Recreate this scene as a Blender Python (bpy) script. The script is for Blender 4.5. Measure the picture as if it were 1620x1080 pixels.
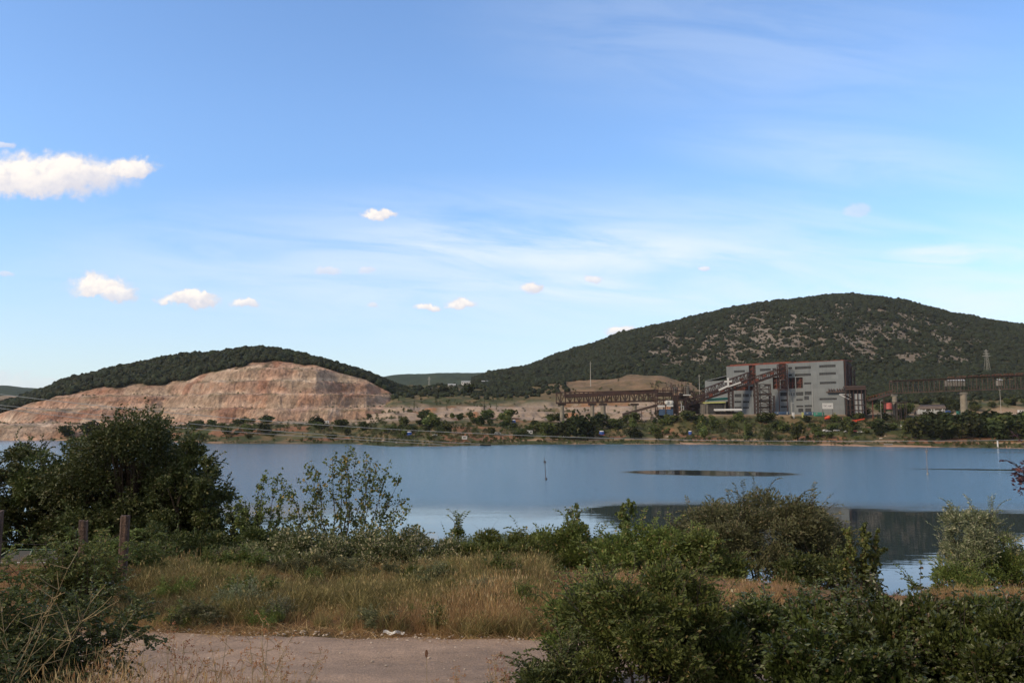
import bpy, math, random
import numpy as np
from mathutils import Vector, Matrix

# ------------------------------------------------------------------ camera, sky, sun, exposure
scene = bpy.context.scene
for o in list(bpy.data.objects): bpy.data.objects.remove(o)
COL = scene.collection
R = math.radians
CAMZ = 15.0
F = 1300.0
PITCH = math.atan(128.0 / F)
cam_d = bpy.data.cameras.new('camera'); cam = bpy.data.objects.new('camera', cam_d); COL.objects.link(cam)
cam.location = (0, 0, CAMZ); cam.rotation_euler = (R(90) + PITCH, 0, 0)
cam_d.sensor_width = 36; cam_d.lens = 36 * F / 1620.0
cam_d.clip_start = 0.1; cam_d.clip_end = 30000
scene.camera = cam
scene.render.engine = 'CYCLES'
cy = scene.cycles; cy.max_bounces = 6; cy.diffuse_bounces = 2; cy.glossy_bounces = 3; cy.transmission_bounces = 4; cy.volume_bounces = 1
scene.view_settings.view_transform = 'Standard'; scene.view_settings.look = 'None'
scene.view_settings.exposure = 1.0; scene.view_settings.gamma = 1.0

SUN_EL, SUN_AZ = 34.0, -118.0          # azimuth measured from +Y towards +X
sun_dir = Vector((math.sin(R(SUN_AZ)) * math.cos(R(SUN_EL)), math.cos(R(SUN_AZ)) * math.cos(R(SUN_EL)), math.sin(R(SUN_EL))))
sd = bpy.data.lights.new('sun', 'SUN'); sd.energy = 1.9; sd.angle = R(9); sd.color = (1.0, 0.80, 0.56)
so = bpy.data.objects.new('sun', sd); COL.objects.link(so)
so.rotation_euler = sun_dir.to_track_quat('Z', 'Y').to_euler(); so.location = (-60, -60, 80)

def P(px, py, Y):
    """world point at depth Y seen at photo pixel (px, py) (1620 x 1080 photo)"""
    c, s = math.cos(PITCH), math.sin(PITCH)
    b = 540.0 - py
    dy = c * F - s * b; dz = s * F + c * b; dx = px - 810.0
    k = Y / dy
    return Vector((dx * k, Y, CAMZ + dz * k))

class NT:
    """tiny helper to write node graphs"""
    def __init__(s, nt): s.nt = nt
    def n(s, t, **kw):
        nd = s.nt.nodes.new(t)
        for k, v in kw.items(): setattr(nd, k, v)
        return nd
    def put(s, sock, v):
        if isinstance(v, bpy.types.NodeSocket): s.nt.links.new(v, sock)
        elif v is not None: sock.default_value = v
    def m(s, op, a, b=None, c=None, clamp=False):
        nd = s.n('ShaderNodeMath', operation=op, use_clamp=clamp)
        s.put(nd.inputs[0], a); s.put(nd.inputs[1], b); s.put(nd.inputs[2], c)
        return nd.outputs[0]
    def v(s, op, a, b=None):
        nd = s.n('ShaderNodeVectorMath', operation=op); s.put(nd.inputs[0], a); s.put(nd.inputs[1], b)
        return nd.outputs['Value'] if op in ('LENGTH', 'DOT_PRODUCT', 'DISTANCE') else nd.outputs[0]
    def comb(s, x, y, z=0.0):
        nd = s.n('ShaderNodeCombineXYZ'); s.put(nd.inputs[0], x); s.put(nd.inputs[1], y); s.put(nd.inputs[2], z); return nd.outputs[0]
    def noise(s, vec, scale, detail=4.0, rough=0.55, col=False, dist=0.0):
        nd = s.n('ShaderNodeTexNoise'); s.put(nd.inputs['Vector'], vec)
        nd.inputs['Scale'].default_value = scale; nd.inputs['Detail'].default_value = detail
        nd.inputs['Roughness'].default_value = rough; nd.inputs['Distortion'].default_value = dist
        return nd.outputs['Color' if col else 'Fac']
    def mr(s, x, a, b, c=0.0, d=1.0, smooth=True):
        nd = s.n('ShaderNodeMapRange', interpolation_type='SMOOTHSTEP' if smooth else 'LINEAR')
        s.put(nd.inputs[0], x)
        for i, q in enumerate((a, b, c, d)): s.put(nd.inputs[1 + i], q)
        return nd.outputs[0]
    def mix(s, f, a, b, blend='MIX'):
        nd = s.n('ShaderNodeMix', data_type='RGBA', blend_type=blend)
        s.put(nd.inputs[0], f)
        for sock, q in ((nd.inputs[6], a), (nd.inputs[7], b)):
            if isinstance(q, (tuple, list)) and len(q) == 3: q = (*q, 1)
            s.put(sock, q)
        return nd.outputs[2]
    def ramp(s, f, stops):
        nd = s.n('ShaderNodeValToRGB'); s.put(nd.inputs[0], f)
        while len(nd.color_ramp.elements) < len(stops): nd.color_ramp.elements.new(0.5)
        for e, (p, c) in zip(nd.color_ramp.elements, stops):
            e.position = p; e.color = (*c, 1)
        return nd.outputs[0]

def build_world():
    w = bpy.data.worlds.new('World'); scene.world = w; w.use_nodes = True
    nt = w.node_tree; nt.nodes.clear(); g = NT(nt)
    out = g.n('ShaderNodeOutputWorld'); bg = g.n('ShaderNodeBackground')
    sky = g.n('ShaderNodeTexSky', sky_type='NISHITA', sun_disc=False)
    sky.sun_elevation = R(SUN_EL); sky.sun_rotation = R(SUN_AZ)
    sky.altitude = 100; sky.air_density = 1.0; sky.dust_density = 0.6; sky.ozone_density = 1.6
    bg.inputs['Strength'].default_value = 0.10
    d = g.n('ShaderNodeTexCoord').outputs['Generated']
    sep = g.n('ShaderNodeSeparateXYZ'); g.put(sep.inputs[0], d)
    y = g.m('MAXIMUM', sep.outputs[1], 0.02)
    u = g.m('DIVIDE', sep.outputs[0], y); v = g.m('DIVIDE', sep.outputs[2], y)
    uv = g.comb(u, v)
    # warp the coordinates so cloud outlines turn lumpy
    w1 = g.v('SUBTRACT', g.noise(uv, 22, 7, 0.62, True), (0.5, 0.5, 0.5))
    w2 = g.v('SUBTRACT', g.noise(uv, 80, 5, 0.6, True), (0.5, 0.5, 0.5))
    # cumulus list: centre px, half width, height above centre, depth below, softness/opacity
    clouds = [(85, 276, 120, 34, 36, 1), (20, 290, 105, 40, 25, 1), (200, 268, 46, 20, 16, 1), (160, 459, 50, 27, 15, 1), (190, 466, 32, 12, 12, .9),
              (298, 473, 46, 13, 12, 1), (387, 480, 21, 7, 7, .9), (597, 340, 27, 9, 7, 1), (517, 427, 22, 7, 6, .55), (580, 427, 12, 5, 5, .5),
              (678, 485, 21, 7, 5, .95), (731, 481, 23, 8, 6, .95), (841, 457, 16, 9, 8, 1), (938, 441, 13, 7, 5, .75), (1114, 426, 9, 4, 4, .7),
              (590, 482, 9, 4, 4, .6), (983, 524, 26, 8, 10, .9), (1358, 332, 20, 13, 10, .4), (8, 231, 16, 6, 6, .6), (6, 434, 14, 4, 4, .5),
              (20, 612, 70, 18, 14, .35), (75, 606, 20, 8, 6, .3)]
    clouds = [(cx, cy, a * 1.12, bt * 1.12, bl * 1.12, op) for cx, cy, a, bt, bl, op in clouds]
    tot = None; lit = None
    for i, (cx, cy, a, bt, bl, op) in enumerate(clouds):
        p = P(cx, cy, 1.0); cu, cv = p.x, p.z - CAMZ
        amp = min(a * 0.9, 42) / F
        q = g.v('ADD', uv, g.v('SCALE', w1) if False else g.v('MULTIPLY', w1, (amp * 1.5, amp * 1.1, 0)))
        q = g.v('ADD', q, g.v('MULTIPLY', w2, (amp * 0.95, amp * 0.8, 0)))
        q = g.v('SUBTRACT', q, (cu, cv, 0))
        sp = g.n('ShaderNodeSeparateXYZ'); g.put(sp.inputs[0], q)
        qx = g.m('DIVIDE', sp.outputs[0], a / F)
        qy = g.m('MAXIMUM', g.m('DIVIDE', sp.outputs[1], bt / F), g.m('DIVIDE', sp.outputs[1], -bl / F))
        r = g.v('LENGTH', g.comb(qx, qy))
        mk = g.mr(r, 1.18, 0.6, 0.0, op)
        sh = g.m('DIVIDE', sp.outputs[1], bt / F)
        lt = g.m('MULTIPLY', mk, g.mr(g.m('SUBTRACT', sh, g.m('MULTIPLY', qx, 0.5)), -1.0, 0.6))
        tot = mk if tot is None else g.m('MAXIMUM', tot, mk)
        lit = lt if lit is None else g.m('MAXIMUM', lit, lt)
    # cirrus veils
    uvs = g.v('MULTIPLY', uv, (1.0, 5.0, 1)); 
    rot = g.n('ShaderNodeVectorRotate', rotation_type='Z_AXIS'); g.put(rot.inputs['Vector'], uv); rot.inputs['Angle'].default_value = R(6)
    uvr = g.v('MULTIPLY', rot.outputs[0], (1.3, 9.0, 1))
    cn = g.noise(uvr, 2.6, 8, 0.62, dist=0.6)
    def ell(px, py, a, b, ang=0.0):
        p = P(px, py, 1.0)
        q = g.v('SUBTRACT', uv, (p.x, p.z - CAMZ, 0))
        rr = g.n('ShaderNodeVectorRotate', rotation_type='Z_AXIS'); g.put(rr.inputs['Vector'], q); rr.inputs['Angle'].default_value = ang
        return g.mr(g.v('LENGTH', g.v('MULTIPLY', rr.outputs[0], (F / a, F / b, 0))), 1.0, 0.15)
    e = g.m('MAXIMUM', g.m('MAXIMUM', ell(900, 395, 640, 75, 0.04), g.m('MULTIPLY', ell(950, 420, 1300, 170, 0.0), 0.62)), g.m('MULTIPLY', ell(950, 460, 420, 52, 0.12), 0.9))
    e = g.m('MAXIMUM', e, g.m('MULTIPLY', ell(1510, 405, 190, 34), 1.5)); e = g.m('MAXIMUM', e, g.m('MULTIPLY', ell(1500, 470, 560, 90), 0.75))
    e = g.m('MAXIMUM', e, g.m('MULTIPLY', ell(340, 400, 90, 22, 0.2), 0.6))
    e = g.m('MAXIMUM', e, g.m('MULTIPLY', ell(1180, 70, 620, 190, 0.1), 0.2))
    e = g.m('MAXIMUM', e, g.m('MULTIPLY', ell(1350, 250, 420, 90, 0.15), 0.3))
    ci = g.m('MULTIPLY', e, g.mr(cn, 0.22, 0.66))
    ci = g.m('MULTIPLY', ci, 0.9)
    skyc = g.mix(1.0, sky.outputs[0], (0.90, 1.10, 1.34), 'MULTIPLY')
    dk = g.mr(v, 0.0, 0.42, 0.76, 1.0); skyc = g.mix(1.0, skyc, g.comb(dk, g.m('MULTIPLY', dk, 0.97), g.m('MULTIPLY', dk, 0.93)), 'MULTIPLY')
    hz = g.mr(v, 0.26, -0.02, 0.0, 0.62)
    skyc = g.mix(hz, skyc, (4.15, 4.6, 4.8))
    skyc = g.mix(ci, skyc, (4.5, 4.9, 5.5))
    # unseen warm cloud added overhead and behind the viewer to warm ambient light
    bd = g.noise(d, 2.2, 6, 0.6)
    over = g.m('MAXIMUM', g.mr(sep.outputs[1], 0.15, -0.35), g.m('MULTIPLY', g.mr(sep.outputs[2], 0.62, 0.9), 0.8))
    skyc = g.mix(g.m('MULTIPLY', over, g.mr(bd, 0.34, 0.56, 0.35, 0.95)), skyc, (4.3, 4.05, 3.65))
    cn2 = g.noise(uv, 45, 5, 0.6)
    cc = g.mix(g.m('MULTIPLY', lit, g.mr(cn2, 0.2, 0.6)), (3.7, 3.7, 4.15), (5.7, 5.25, 4.8))
    front = g.mr(sep.outputs[1], 0.03, 0.1)
    fin = g.mix(g.m('MULTIPLY', tot, front), skyc, cc)
    g.put(bg.inputs['Color'], fin); g.put(out.inputs[0], bg.outputs[0])
    return w
build_world()

# ------------------------------------------------------------------ helpers
rng = np.random.default_rng(7); random.seed(7)
def tag(o, label=None, cat=None, group=None, kind=None):
    if label: o['label'] = label
    if cat: o['category'] = cat
    if group: o['group'] = group
    if kind: o['kind'] = kind
    return o
def link(name, me, parent=None, loc=None):
    o = bpy.data.objects.new(name, me); COL.objects.link(o)
    if parent is not None: o.parent = parent
    if loc is not None: o.location = loc
    return o
def empty(name, loc=(0, 0, 0), rz=0.0):
    o = link(name, None); o.location = loc; o.rotation_euler = (0, 0, rz); o.empty_display_size = 0.3
    return o
def copy_tree(o, parent=None):
    c = o.copy(); COL.objects.link(c)
    if parent is not None: c.parent = parent
    for ch in list(o.children): copy_tree(ch, c)
    return c
def np_mesh(name, V, Fc, mats=(), mat_idx=None, smooth=False, fattr=None, vcol=None):
    me = bpy.data.meshes.new(name)
    V = np.asarray(V, np.float32); Fc = np.asarray(Fc, np.int32); k = Fc.shape[1]
    me.vertices.add(len(V)); me.vertices.foreach_set('co', V.ravel())
    me.loops.add(Fc.size); me.loops.foreach_set('vertex_index', Fc.ravel())
    me.polygons.add(len(Fc)); me.polygons.foreach_set('loop_start', np.arange(0, Fc.size, k, dtype=np.int32))
    try: me.polygons.foreach_set('loop_total', np.full(len(Fc), k, np.int32))
    except Exception: pass
    for m in mats: me.materials.append(m)
    if mat_idx is not None: me.polygons.foreach_set('material_index', np.asarray(mat_idx, np.int32))
    me.polygons.foreach_set('use_smooth', np.full(len(Fc), smooth, bool))
    if fattr is not None:
        a = me.attributes.new('var', 'FLOAT', 'FACE'); a.data.foreach_set('value', np.asarray(fattr, np.float32))
    if vcol is not None:
        a = me.color_attributes.new('Col', 'FLOAT_COLOR', 'POINT')
        c = np.ones((len(V), 4), np.float32); c[:, :3] = vcol; a.data.foreach_set('color', c.ravel())
    me.update(); me.validate()
    return me

class MB:
    """collects simple solids into one mesh"""
    def __init__(s): s.V = []; s.F = []
    def box(s, c, size, rot=None):
        M = Matrix.Identity(3) if rot is None else rot
        b = len(s.V); hx, hy, hz = size[0] / 2, size[1] / 2, size[2] / 2; c = Vector(c)
        for x in (-hx, hx):
            for y in (-hy, hy):
                for z in (-hz, hz): s.V.append(c + M @ Vector((x, y, z)))
        for f in ((0, 1, 3, 2), (4, 6, 7, 5), (0, 4, 5, 1), (2, 3, 7, 6), (0, 2, 6, 4), (1, 5, 7, 3)): s.F.append([b + i for i in f])
        return s
    def beam(s, a, b, w, h=None):
        a = Vector(a); b = Vector(b); d = b - a; L = d.length
        if L < 1e-6: return s
        q = d.to_track_quat('Y', 'Z').to_matrix()
        return s.box((a + b) / 2, (w, L, h or w), q)
    def tube(s, a, b, r, r2=None, n=8, cap=True):
        a = Vector(a); b = Vector(b); r2 = r if r2 is None else r2
        q = (b - a).to_track_quat('Z', 'Y').to_matrix(); base = len(s.V)
        for p, rr in ((a, r), (b, r2)):
            for i in range(n):
                t = 2 * math.pi * i / n; s.V.append(p + q @ Vector((rr * math.cos(t), rr * math.sin(t), 0)))
        for i in range(n):
            j = (i + 1) % n; s.F.append([base + i, base + j, base + n + j, base + n + i])
        if cap:
            s.F.append([base + i for i in range(n)][::-1]); s.F.append([base + n + i for i in range(n)])
        return s
    def poly(s, pts, thick=None):
        b = len(s.V)
        if thick is None:
            s.V += [Vector(p) for p in pts]; s.F.append(list(range(b, b + len(pts)))); return s
        t = Vector(thick); n = len(pts)
        s.V += [Vector(p) for p in pts] + [Vector(p) + t for p in pts]
        s.F.append(list(range(b, b + n))); s.F.append([b + n + i for i in range(n)][::-1])
        for i in range(n):
            j = (i + 1) % n; s.F.append([b + i, b + n + i, b + n + j, b + j])
        return s
    def build(s, name, m, parent=None, bevel=0, smooth=False):
        me = bpy.data.meshes.new(name); me.from_pydata([tuple(v) for v in s.V], [], s.F); me.materials.append(m)
        if smooth:
            for p in me.polygons: p.use_smooth = True
        o = link(name, me, parent)
        if bevel:
            b = o.modifiers.new('bevel', 'BEVEL'); b.width = bevel; b.segments = 2; b.limit_method = 'ANGLE'
        me.update()
        return o

# ---- value noise
def _h(ix, iy, seed):
    n = (ix.astype(np.int64) * 374761393 + iy.astype(np.int64) * 668265263 + seed * 974711) & 0x7fffffff
    n = (n ^ (n >> 13)) * 1274126177 & 0x7fffffff
    return ((n ^ (n >> 16)) & 0xffff) / 65535.0
def vn(x, y, seed=0):
    x = np.asarray(x, float); y = np.asarray(y, float)
    ix = np.floor(x); iy = np.floor(y); fx = x - ix; fy = y - iy
    fx = fx * fx * (3 - 2 * fx); fy = fy * fy * (3 - 2 * fy)
    a = _h(ix, iy, seed); b = _h(ix + 1, iy, seed); c = _h(ix, iy + 1, seed); d = _h(ix + 1, iy + 1, seed)
    return (a + (b - a) * fx) * (1 - fy) + (c + (d - c) * fx) * fy
def fbm(x, y, seed=0, oct=4, g=0.5):
    t = 0; a = 1; n = 0
    for o in range(oct):
        t = t + a * vn(x * 2 ** o + 17.3 * o, y * 2 ** o - 9.1 * o, seed + o); n += a; a *= g
    return t / n
def ss(x, a, b):
    t = np.clip((x - a) / (b - a), 0, 1); return t * t * (3 - 2 * t)
def lerp(a, b, t): return a + (b - a) * t

# ------------------------------------------------------------------ materials
def mat(name, col=(0.5, 0.5, 0.5), rough=0.8, metal=0.0, var=0.0, vscale=3.0, var_col=None, bump=0.0, bscale=20.0, spec=0.3):
    m = bpy.data.materials.new(name); m.use_nodes = True; g = NT(m.node_tree); b = m.node_tree.nodes['Principled BSDF']
    b.inputs['Roughness'].default_value = rough; b.inputs['Metallic'].default_value = metal
    b.inputs['Specular IOR Level'].default_value = spec
    co = g.n('ShaderNodeTexCoord').outputs['Object']
    if var or var_col:
        f = g.mr(g.noise(co, vscale, 6, 0.62), 0.3, 0.7)
        c2 = var_col if var_col else tuple(x * (1 - var) for x in col)
        g.put(b.inputs['Base Color'], g.mix(f, col, c2))
    else: b.inputs['Base Color'].default_value = (*col, 1)
    if bump:
        bn = g.n('ShaderNodeBump'); bn.inputs['Strength'].default_value = bump; bn.inputs['Distance'].default_value = 0.05
        g.put(bn.inputs['Height'], g.noise(co, bscale, 5, 0.6)); g.put(b.inputs['Normal'], bn.outputs[0])
    return m
def leaf_mat(name, c1, c2, c3=None, trans=0.25, rough=0.55, spec=0.25, objvar=0.25, p3=0.06):
    m = bpy.data.materials.new(name); m.use_nodes = True; nt = m.node_tree; g = NT(nt); b = nt.nodes['Principled BSDF']
    a = g.n('ShaderNodeAttribute', attribute_name='var').outputs['Fac']
    geo = g.n('ShaderNodeNewGeometry').outputs['Position']
    n = g.noise(geo, 1.3, 3, 0.6)
    f = g.m('ADD', g.m('MULTIPLY', a, 0.55), g.m('MULTIPLY', g.mr(n, 0.3, 0.7), 0.45))
    col = g.mix(f, c1, c2)
    if c3: col = g.mix(g.m('GREATER_THAN', a, 1.0 - p3), col, c3)
    ri = g.n('ShaderNodeObjectInfo').outputs['Random']
    hv = g.n('ShaderNodeHueSaturation'); g.put(hv.inputs['Color'], col)
    g.put(hv.inputs['Value'], g.mr(ri, 0, 1, 1 - objvar, 1 + objvar, False))
    g.put(hv.inputs['Hue'], g.mr(ri, 0, 1, 0.5 - objvar * 0.06, 0.5 + objvar * 0.06, False))
    g.put(b.inputs['Base Color'], hv.outputs[0]); b.inputs['Roughness'].default_value = rough; b.inputs['Specular IOR Level'].default_value = spec
    if trans:
        t = g.n('ShaderNodeBsdfTranslucent'); g.put(t.inputs[0], hv.outputs[0]); mx = g.n('ShaderNodeMixShader'); mx.inputs[0].default_value = trans
        g.put(mx.inputs[1], b.outputs[0]); g.put(mx.inputs[2], t.outputs[0]); g.put(nt.nodes['Material Output'].inputs[0], mx.outputs[0])
    return m
def terrain_mat(name, fine=0.05, coarse=0.6, bump=0.6, bdist=0.6, amt=0.35, bs=0.25, ys=1.0):
    m = bpy.data.materials.new(name); m.use_nodes = True; nt = m.node_tree; g = NT(nt); b = nt.nodes['Principled BSDF']
    c = g.n('ShaderNodeVertexColor', layer_name='Col').outputs['Color']
    geo = g.v('MULTIPLY', g.n('ShaderNodeNewGeometry').outputs['Position'], (1, ys, 1))
    n1 = g.noise(geo, fine, 6, 0.65); n2 = g.noise(geo, coarse, 5, 0.7)
    k = g.m('ADD', g.mr(n1, 0.25, 0.75, 1 - amt, 1 + amt, False), g.mr(n2, 0.25, 0.75, -amt, amt, False))
    col = g.mix(1.0, c, g.comb(k, k, k), 'MULTIPLY')
    g.put(b.inputs['Base Color'], col); b.inputs['Roughness'].default_value = 0.95; b.inputs['Specular IOR Level'].default_value = 0.1
    bn = g.n('ShaderNodeBump'); bn.inputs['Strength'].default_value = bump; bn.inputs['Distance'].default_value = bdist
    g.put(bn.inputs['Height'], g.noise(geo, bs, 7, 0.65)); g.put(b.inputs['Normal'], bn.outputs[0])
    return m
M = {}
M['near'] = terrain_mat('near_ground', 0.8, 9.0, 0.7, 0.06, 0.3, 14.0)
M['far'] = terrain_mat('far_ground', 0.035, 0.35, 0.8, 1.2, 0.32, 0.2)
M['quarry'] = terrain_mat('quarry_rock', 0.06, 0.4, 1.0, 5.0, 0.42, 0.14)
M['hill'] = terrain_mat('hill_soil', 0.02, 0.16, 0.7, 1.5, 0.3, 0.12)
M['ridge'] = terrain_mat('ridge_forest', 0.012, 0.05, 1.0, 8.0, 0.25, 0.05)
M['bark'] = mat('bark', (0.06, 0.045, 0.035), 0.9, var=0.5, vscale=6, bump=0.5)
M['twig'] = mat('dry_twig', (0.26, 0.2, 0.11), 0.8, var=0.4, vscale=5)
M['leaf_dark'] = leaf_mat('leaf_dark', (0.026, 0.038, 0.012), (0.078, 0.096, 0.029), (0.14, 0.13, 0.05), 0.22, 0.5)
M['leaf_mid'] = leaf_mat('leaf_mid', (0.044, 0.062, 0.016), (0.135, 0.165, 0.043), (0.2, 0.16, 0.06), 0.25)
M['leaf_fresh'] = leaf_mat('leaf_fresh', (0.06, 0.09, 0.02), (0.15, 0.19, 0.048), (0.25, 0.2, 0.08), 0.3)
M['leaf_sparse'] = leaf_mat('leaf_sparse', (0.04, 0.056, 0.018), (0.11, 0.125, 0.036), (0.2, 0.14, 0.05), 0.3, p3=0.15)
M['leaf_olive'] = leaf_mat('leaf_olive', (0.055, 0.062, 0.03), (0.135, 0.14, 0.068), (0.2, 0.17, 0.1), 0.2, 0.6, p3=0.1)
M['leaf_silver'] = leaf_mat('leaf_silver', (0.09, 0.11, 0.055), (0.21, 0.235, 0.135), (0.36, 0.35, 0.24), 0.25, 0.6, p3=0.18)
M['leaf_pale'] = leaf_mat('leaf_pale', (0.05, 0.06, 0.024), (0.115, 0.125, 0.052), (0.31, 0.27, 0.18), 0.2, 0.6, p3=0.22)
M['leaf_bramble'] = leaf_mat('leaf_bramble', (0.022, 0.035, 0.009), (0.08, 0.105, 0.026), (0.12, 0.085, 0.04), 0.18, 0.42, 0.4, p3=0.035)
M['leaf_purple'] = leaf_mat('leaf_purple', (0.03, 0.014, 0.02), (0.07, 0.03, 0.045), (0.12, 0.05, 0.05), 0.2)
M['straw'] = leaf_mat('straw', (0.17, 0.098, 0.046), (0.40, 0.26, 0.125), (0.52, 0.39, 0.22), 0.3, 0.7, objvar=0.25, p3=0.1)
M['rust_grass'] = leaf_mat('rust_grass', (0.15, 0.062, 0.034), (0.36, 0.165, 0.08), (0.44, 0.28, 0.15), 0.3, 0.7, objvar=0.25, p3=0.1)
M['green_grass'] = leaf_mat('green_grass', (0.075, 0.068, 0.026), (0.21, 0.175, 0.065), (0.36, 0.28, 0.13), 0.3, 0.7, objvar=0.2, p3=0.12)
M['weed'] = leaf_mat('weed', (0.045, 0.065, 0.02), (0.12, 0.15, 0.045), (0.18, 0.16, 0.06), 0.3, 0.6)
M['reed'] = leaf_mat('reed', (0.05, 0.07, 0.03), (0.12, 0.15, 0.065), (0.18, 0.16, 0.09), 0.3, 0.6)
M['crown'] = leaf_mat('crown', (0.009, 0.013, 0.007), (0.024, 0.029, 0.014), (0.04, 0.041, 0.022), 0.0, 0.8, 0.1, 0.35)
M['crown_bank'] = leaf_mat('crown_bank', (0.016, 0.024, 0.009), (0.046, 0.058, 0.021), (0.08, 0.08, 0.035), 0.1, 0.8, 0.1, 0.4)
M['crown_shore'] = leaf_mat('crown_shore', (0.026, 0.036, 0.011), (0.07, 0.082, 0.026), (0.12, 0.11, 0.05), 0.1, 0.8, 0.1, 0.35)
M['scrub'] = leaf_mat('scrub', (0.03, 0.042, 0.018), (0.085, 0.085, 0.04), (0.13, 0.10, 0.06), 0.0, 0.85, 0.1, 0.45)

# ------------------------------------------------------------------ the setting: near ground and road
def near_z(x, y):
    x = np.asarray(x, float); y = np.asarray(y, float)
    s0 = 19.5 - 2.5 * ss(x, 3, 9)
    z = 11.4 + 1.8 * (1 - ss(y, 4.9, 8.4))
    z = z - np.maximum(y - s0, 0) * 0.225 * ss(y, s0 - 1, s0 + 4)
    z = z + (fbm(x * 0.25, y * 0.25, 3, 4) - 0.5) * 0.35 * ss(y, 15, 20) + (fbm(x * 1.5, y * 1.5, 5, 3) - 0.5) * 0.05
    return np.maximum(z, -2.5)
def nz(x, y): return float(near_z(x, y))
def grid(xs, ys, zf):
    X, Y = np.meshgrid(xs, ys); Z = zf(X, Y)
    V = np.stack([X, Y, Z], -1).reshape(-1, 3); nx = len(xs); ny = len(ys)
    i = np.arange((ny - 1) * (nx - 1)); r = i // (nx - 1); c = i % (nx - 1); a = r * nx + c
    return V, np.stack([a, a + 1, a + nx + 1, a + nx], -1)
ROAD_A = 0.30
def road_far(x): return 14.75 - 0.075 * (x + 5.0)      # far edge of the track
def build_near():
    xs = np.linspace(-70, 75, 420); ys = np.concatenate([np.linspace(-12, 30, 260), np.linspace(30.4, 90, 120)])
    V, Fc = grid(xs, ys, near_z)
    n = fbm(V[:, 0] * 0.5, V[:, 1] * 0.5, 11, 4)[:, None]; n2 = fbm(V[:, 0] * 2, V[:, 1] * 2, 12, 3)[:, None]
    c = lerp(np.array([0.15, 0.085, 0.05]), np.array([0.10, 0.075, 0.04]), ss(n, 0.35, 0.65))
    c = c * (0.7 + 0.6 * n2)
    wet = ss(V[:, 2:3], 1.2, 0.0); c = lerp(c, np.array([0.05, 0.045, 0.03]), wet)
    tag(link('ground', np_mesh('ground', V, Fc, [M['near']], smooth=True, vcol=c)), 'dry earth bank sloping down to the lake', 'ground', kind='structure')
    # dirt road laid on the bank
    xs = np.linspace(-40, 40, 500); t = np.linspace(0, 1, 60)
    X, T = np.meshgrid(xs, t)
    far = road_far(X) + (fbm(X * 0.7, X * 0 + 2, 21, 4) - 0.5) * 0.7; near = far - 5.6 + (fbm(X * 0.6, X * 0 + 5, 22, 4) - 0.5) * 0.9
    Y = near + (far - near) * T
    edge = np.minimum(T, 1 - T)
    Z = near_z(X, Y) + 0.012 - 0.05 * ss(edge, 0.05, 0.0) + 0.03 * ss(edge, 0, 0.1) - 0.02 * np.exp(-((T - 0.33) / 0.08) ** 2) - 0.02 * np.exp(-((T - 0.7) / 0.08) ** 2)
    V = np.stack([X, Y, Z], -1).reshape(-1, 3)
    a = np.arange(59 * 499); r = a // 499; cc = a % 499; a = r * 500 + cc
    Fc = np.stack([a, a + 1, a + 501, a + 500], -1)
    n = fbm(X * 0.6, Y * 1.6, 31, 5).ravel()[:, None]; n2 = fbm(X * 4, Y * 4, 33, 3).ravel()[:, None]
    c = lerp(np.array([0.30, 0.212, 0.155]), np.array([0.225, 0.16, 0.118]), ss(n, 0.3, 0.7)) * (0.88 + 0.24 * n2)
    m = bpy.data.materials.new('road_dirt'); m.use_nodes = True; g = NT(m.node_tree); b = m.node_tree.nodes['Principled BSDF']
    vc = g.n('ShaderNodeVertexColor', layer_name='Col').outputs['Color']; geo = g.n('ShaderNodeNewGeometry').outputs['Position']
    sp = g.n('ShaderNodeTexVoronoi'); g.put(sp.inputs['Vector'], geo); sp.inputs['Scale'].default_value = 42
    st = g.mr(sp.outputs['Distance'], 0.12, 0.26, 1.5, 1.0); n3 = g.m('MULTIPLY', g.mr(g.noise(geo, 30, 4, 0.7), 0.3, 0.7, 0.76, 1.24), g.mr(g.noise(geo, 3.0, 5, 0.7), 0.3, 0.7, 0.86, 1.12))
    k = g.m('MULTIPLY', st, n3)
    sc = g.mr(g.noise(g.v('MULTIPLY', geo, (0.5, 2.2, 1)), 1.3, 8, 0.7), 0.46, 0.60, 1.0, 0.86)
    # a few thin cracks
    cr = g.n('ShaderNodeTexVoronoi', feature='DISTANCE_TO_EDGE'); g.put(cr.inputs['Vector'], g.v('ADD', g.v('MULTIPLY', geo, (0.35, 0.8, 1)), g.v('MULTIPLY', g.noise(geo, 2.0, 4, 0.6, True), (0.5, 0.5, 0)))); cr.inputs['Scale'].default_value = 0.9
    ck = g.m('MAXIMUM', g.mr(cr.outputs['Distance'], 0.0, 0.012, 0.72, 1.0), g.mr(g.noise(geo, 0.7, 2), 0.45, 0.55, 0.7, 1.0))
    k = g.m('MULTIPLY', g.m('MULTIPLY', k, sc), ck)
    g.put(b.inputs['Base Color'], g.mix(1.0, vc, g.comb(k, k, k), 'MULTIPLY')); b.inputs['Roughness'].default_value = 0.95
    bn = g.n('ShaderNodeBump'); bn.inputs['Strength'].default_value = 0.9; bn.inputs['Distance'].default_value = 0.03; g.put(bn.inputs['Height'], k); g.put(b.inputs['Normal'], bn.outputs[0])
    tag(link('road', np_mesh('road', V, Fc, [m], smooth=True, vcol=c)), 'pinkish dirt track running across the foreground', 'road', kind='structure')
build_near()

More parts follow.
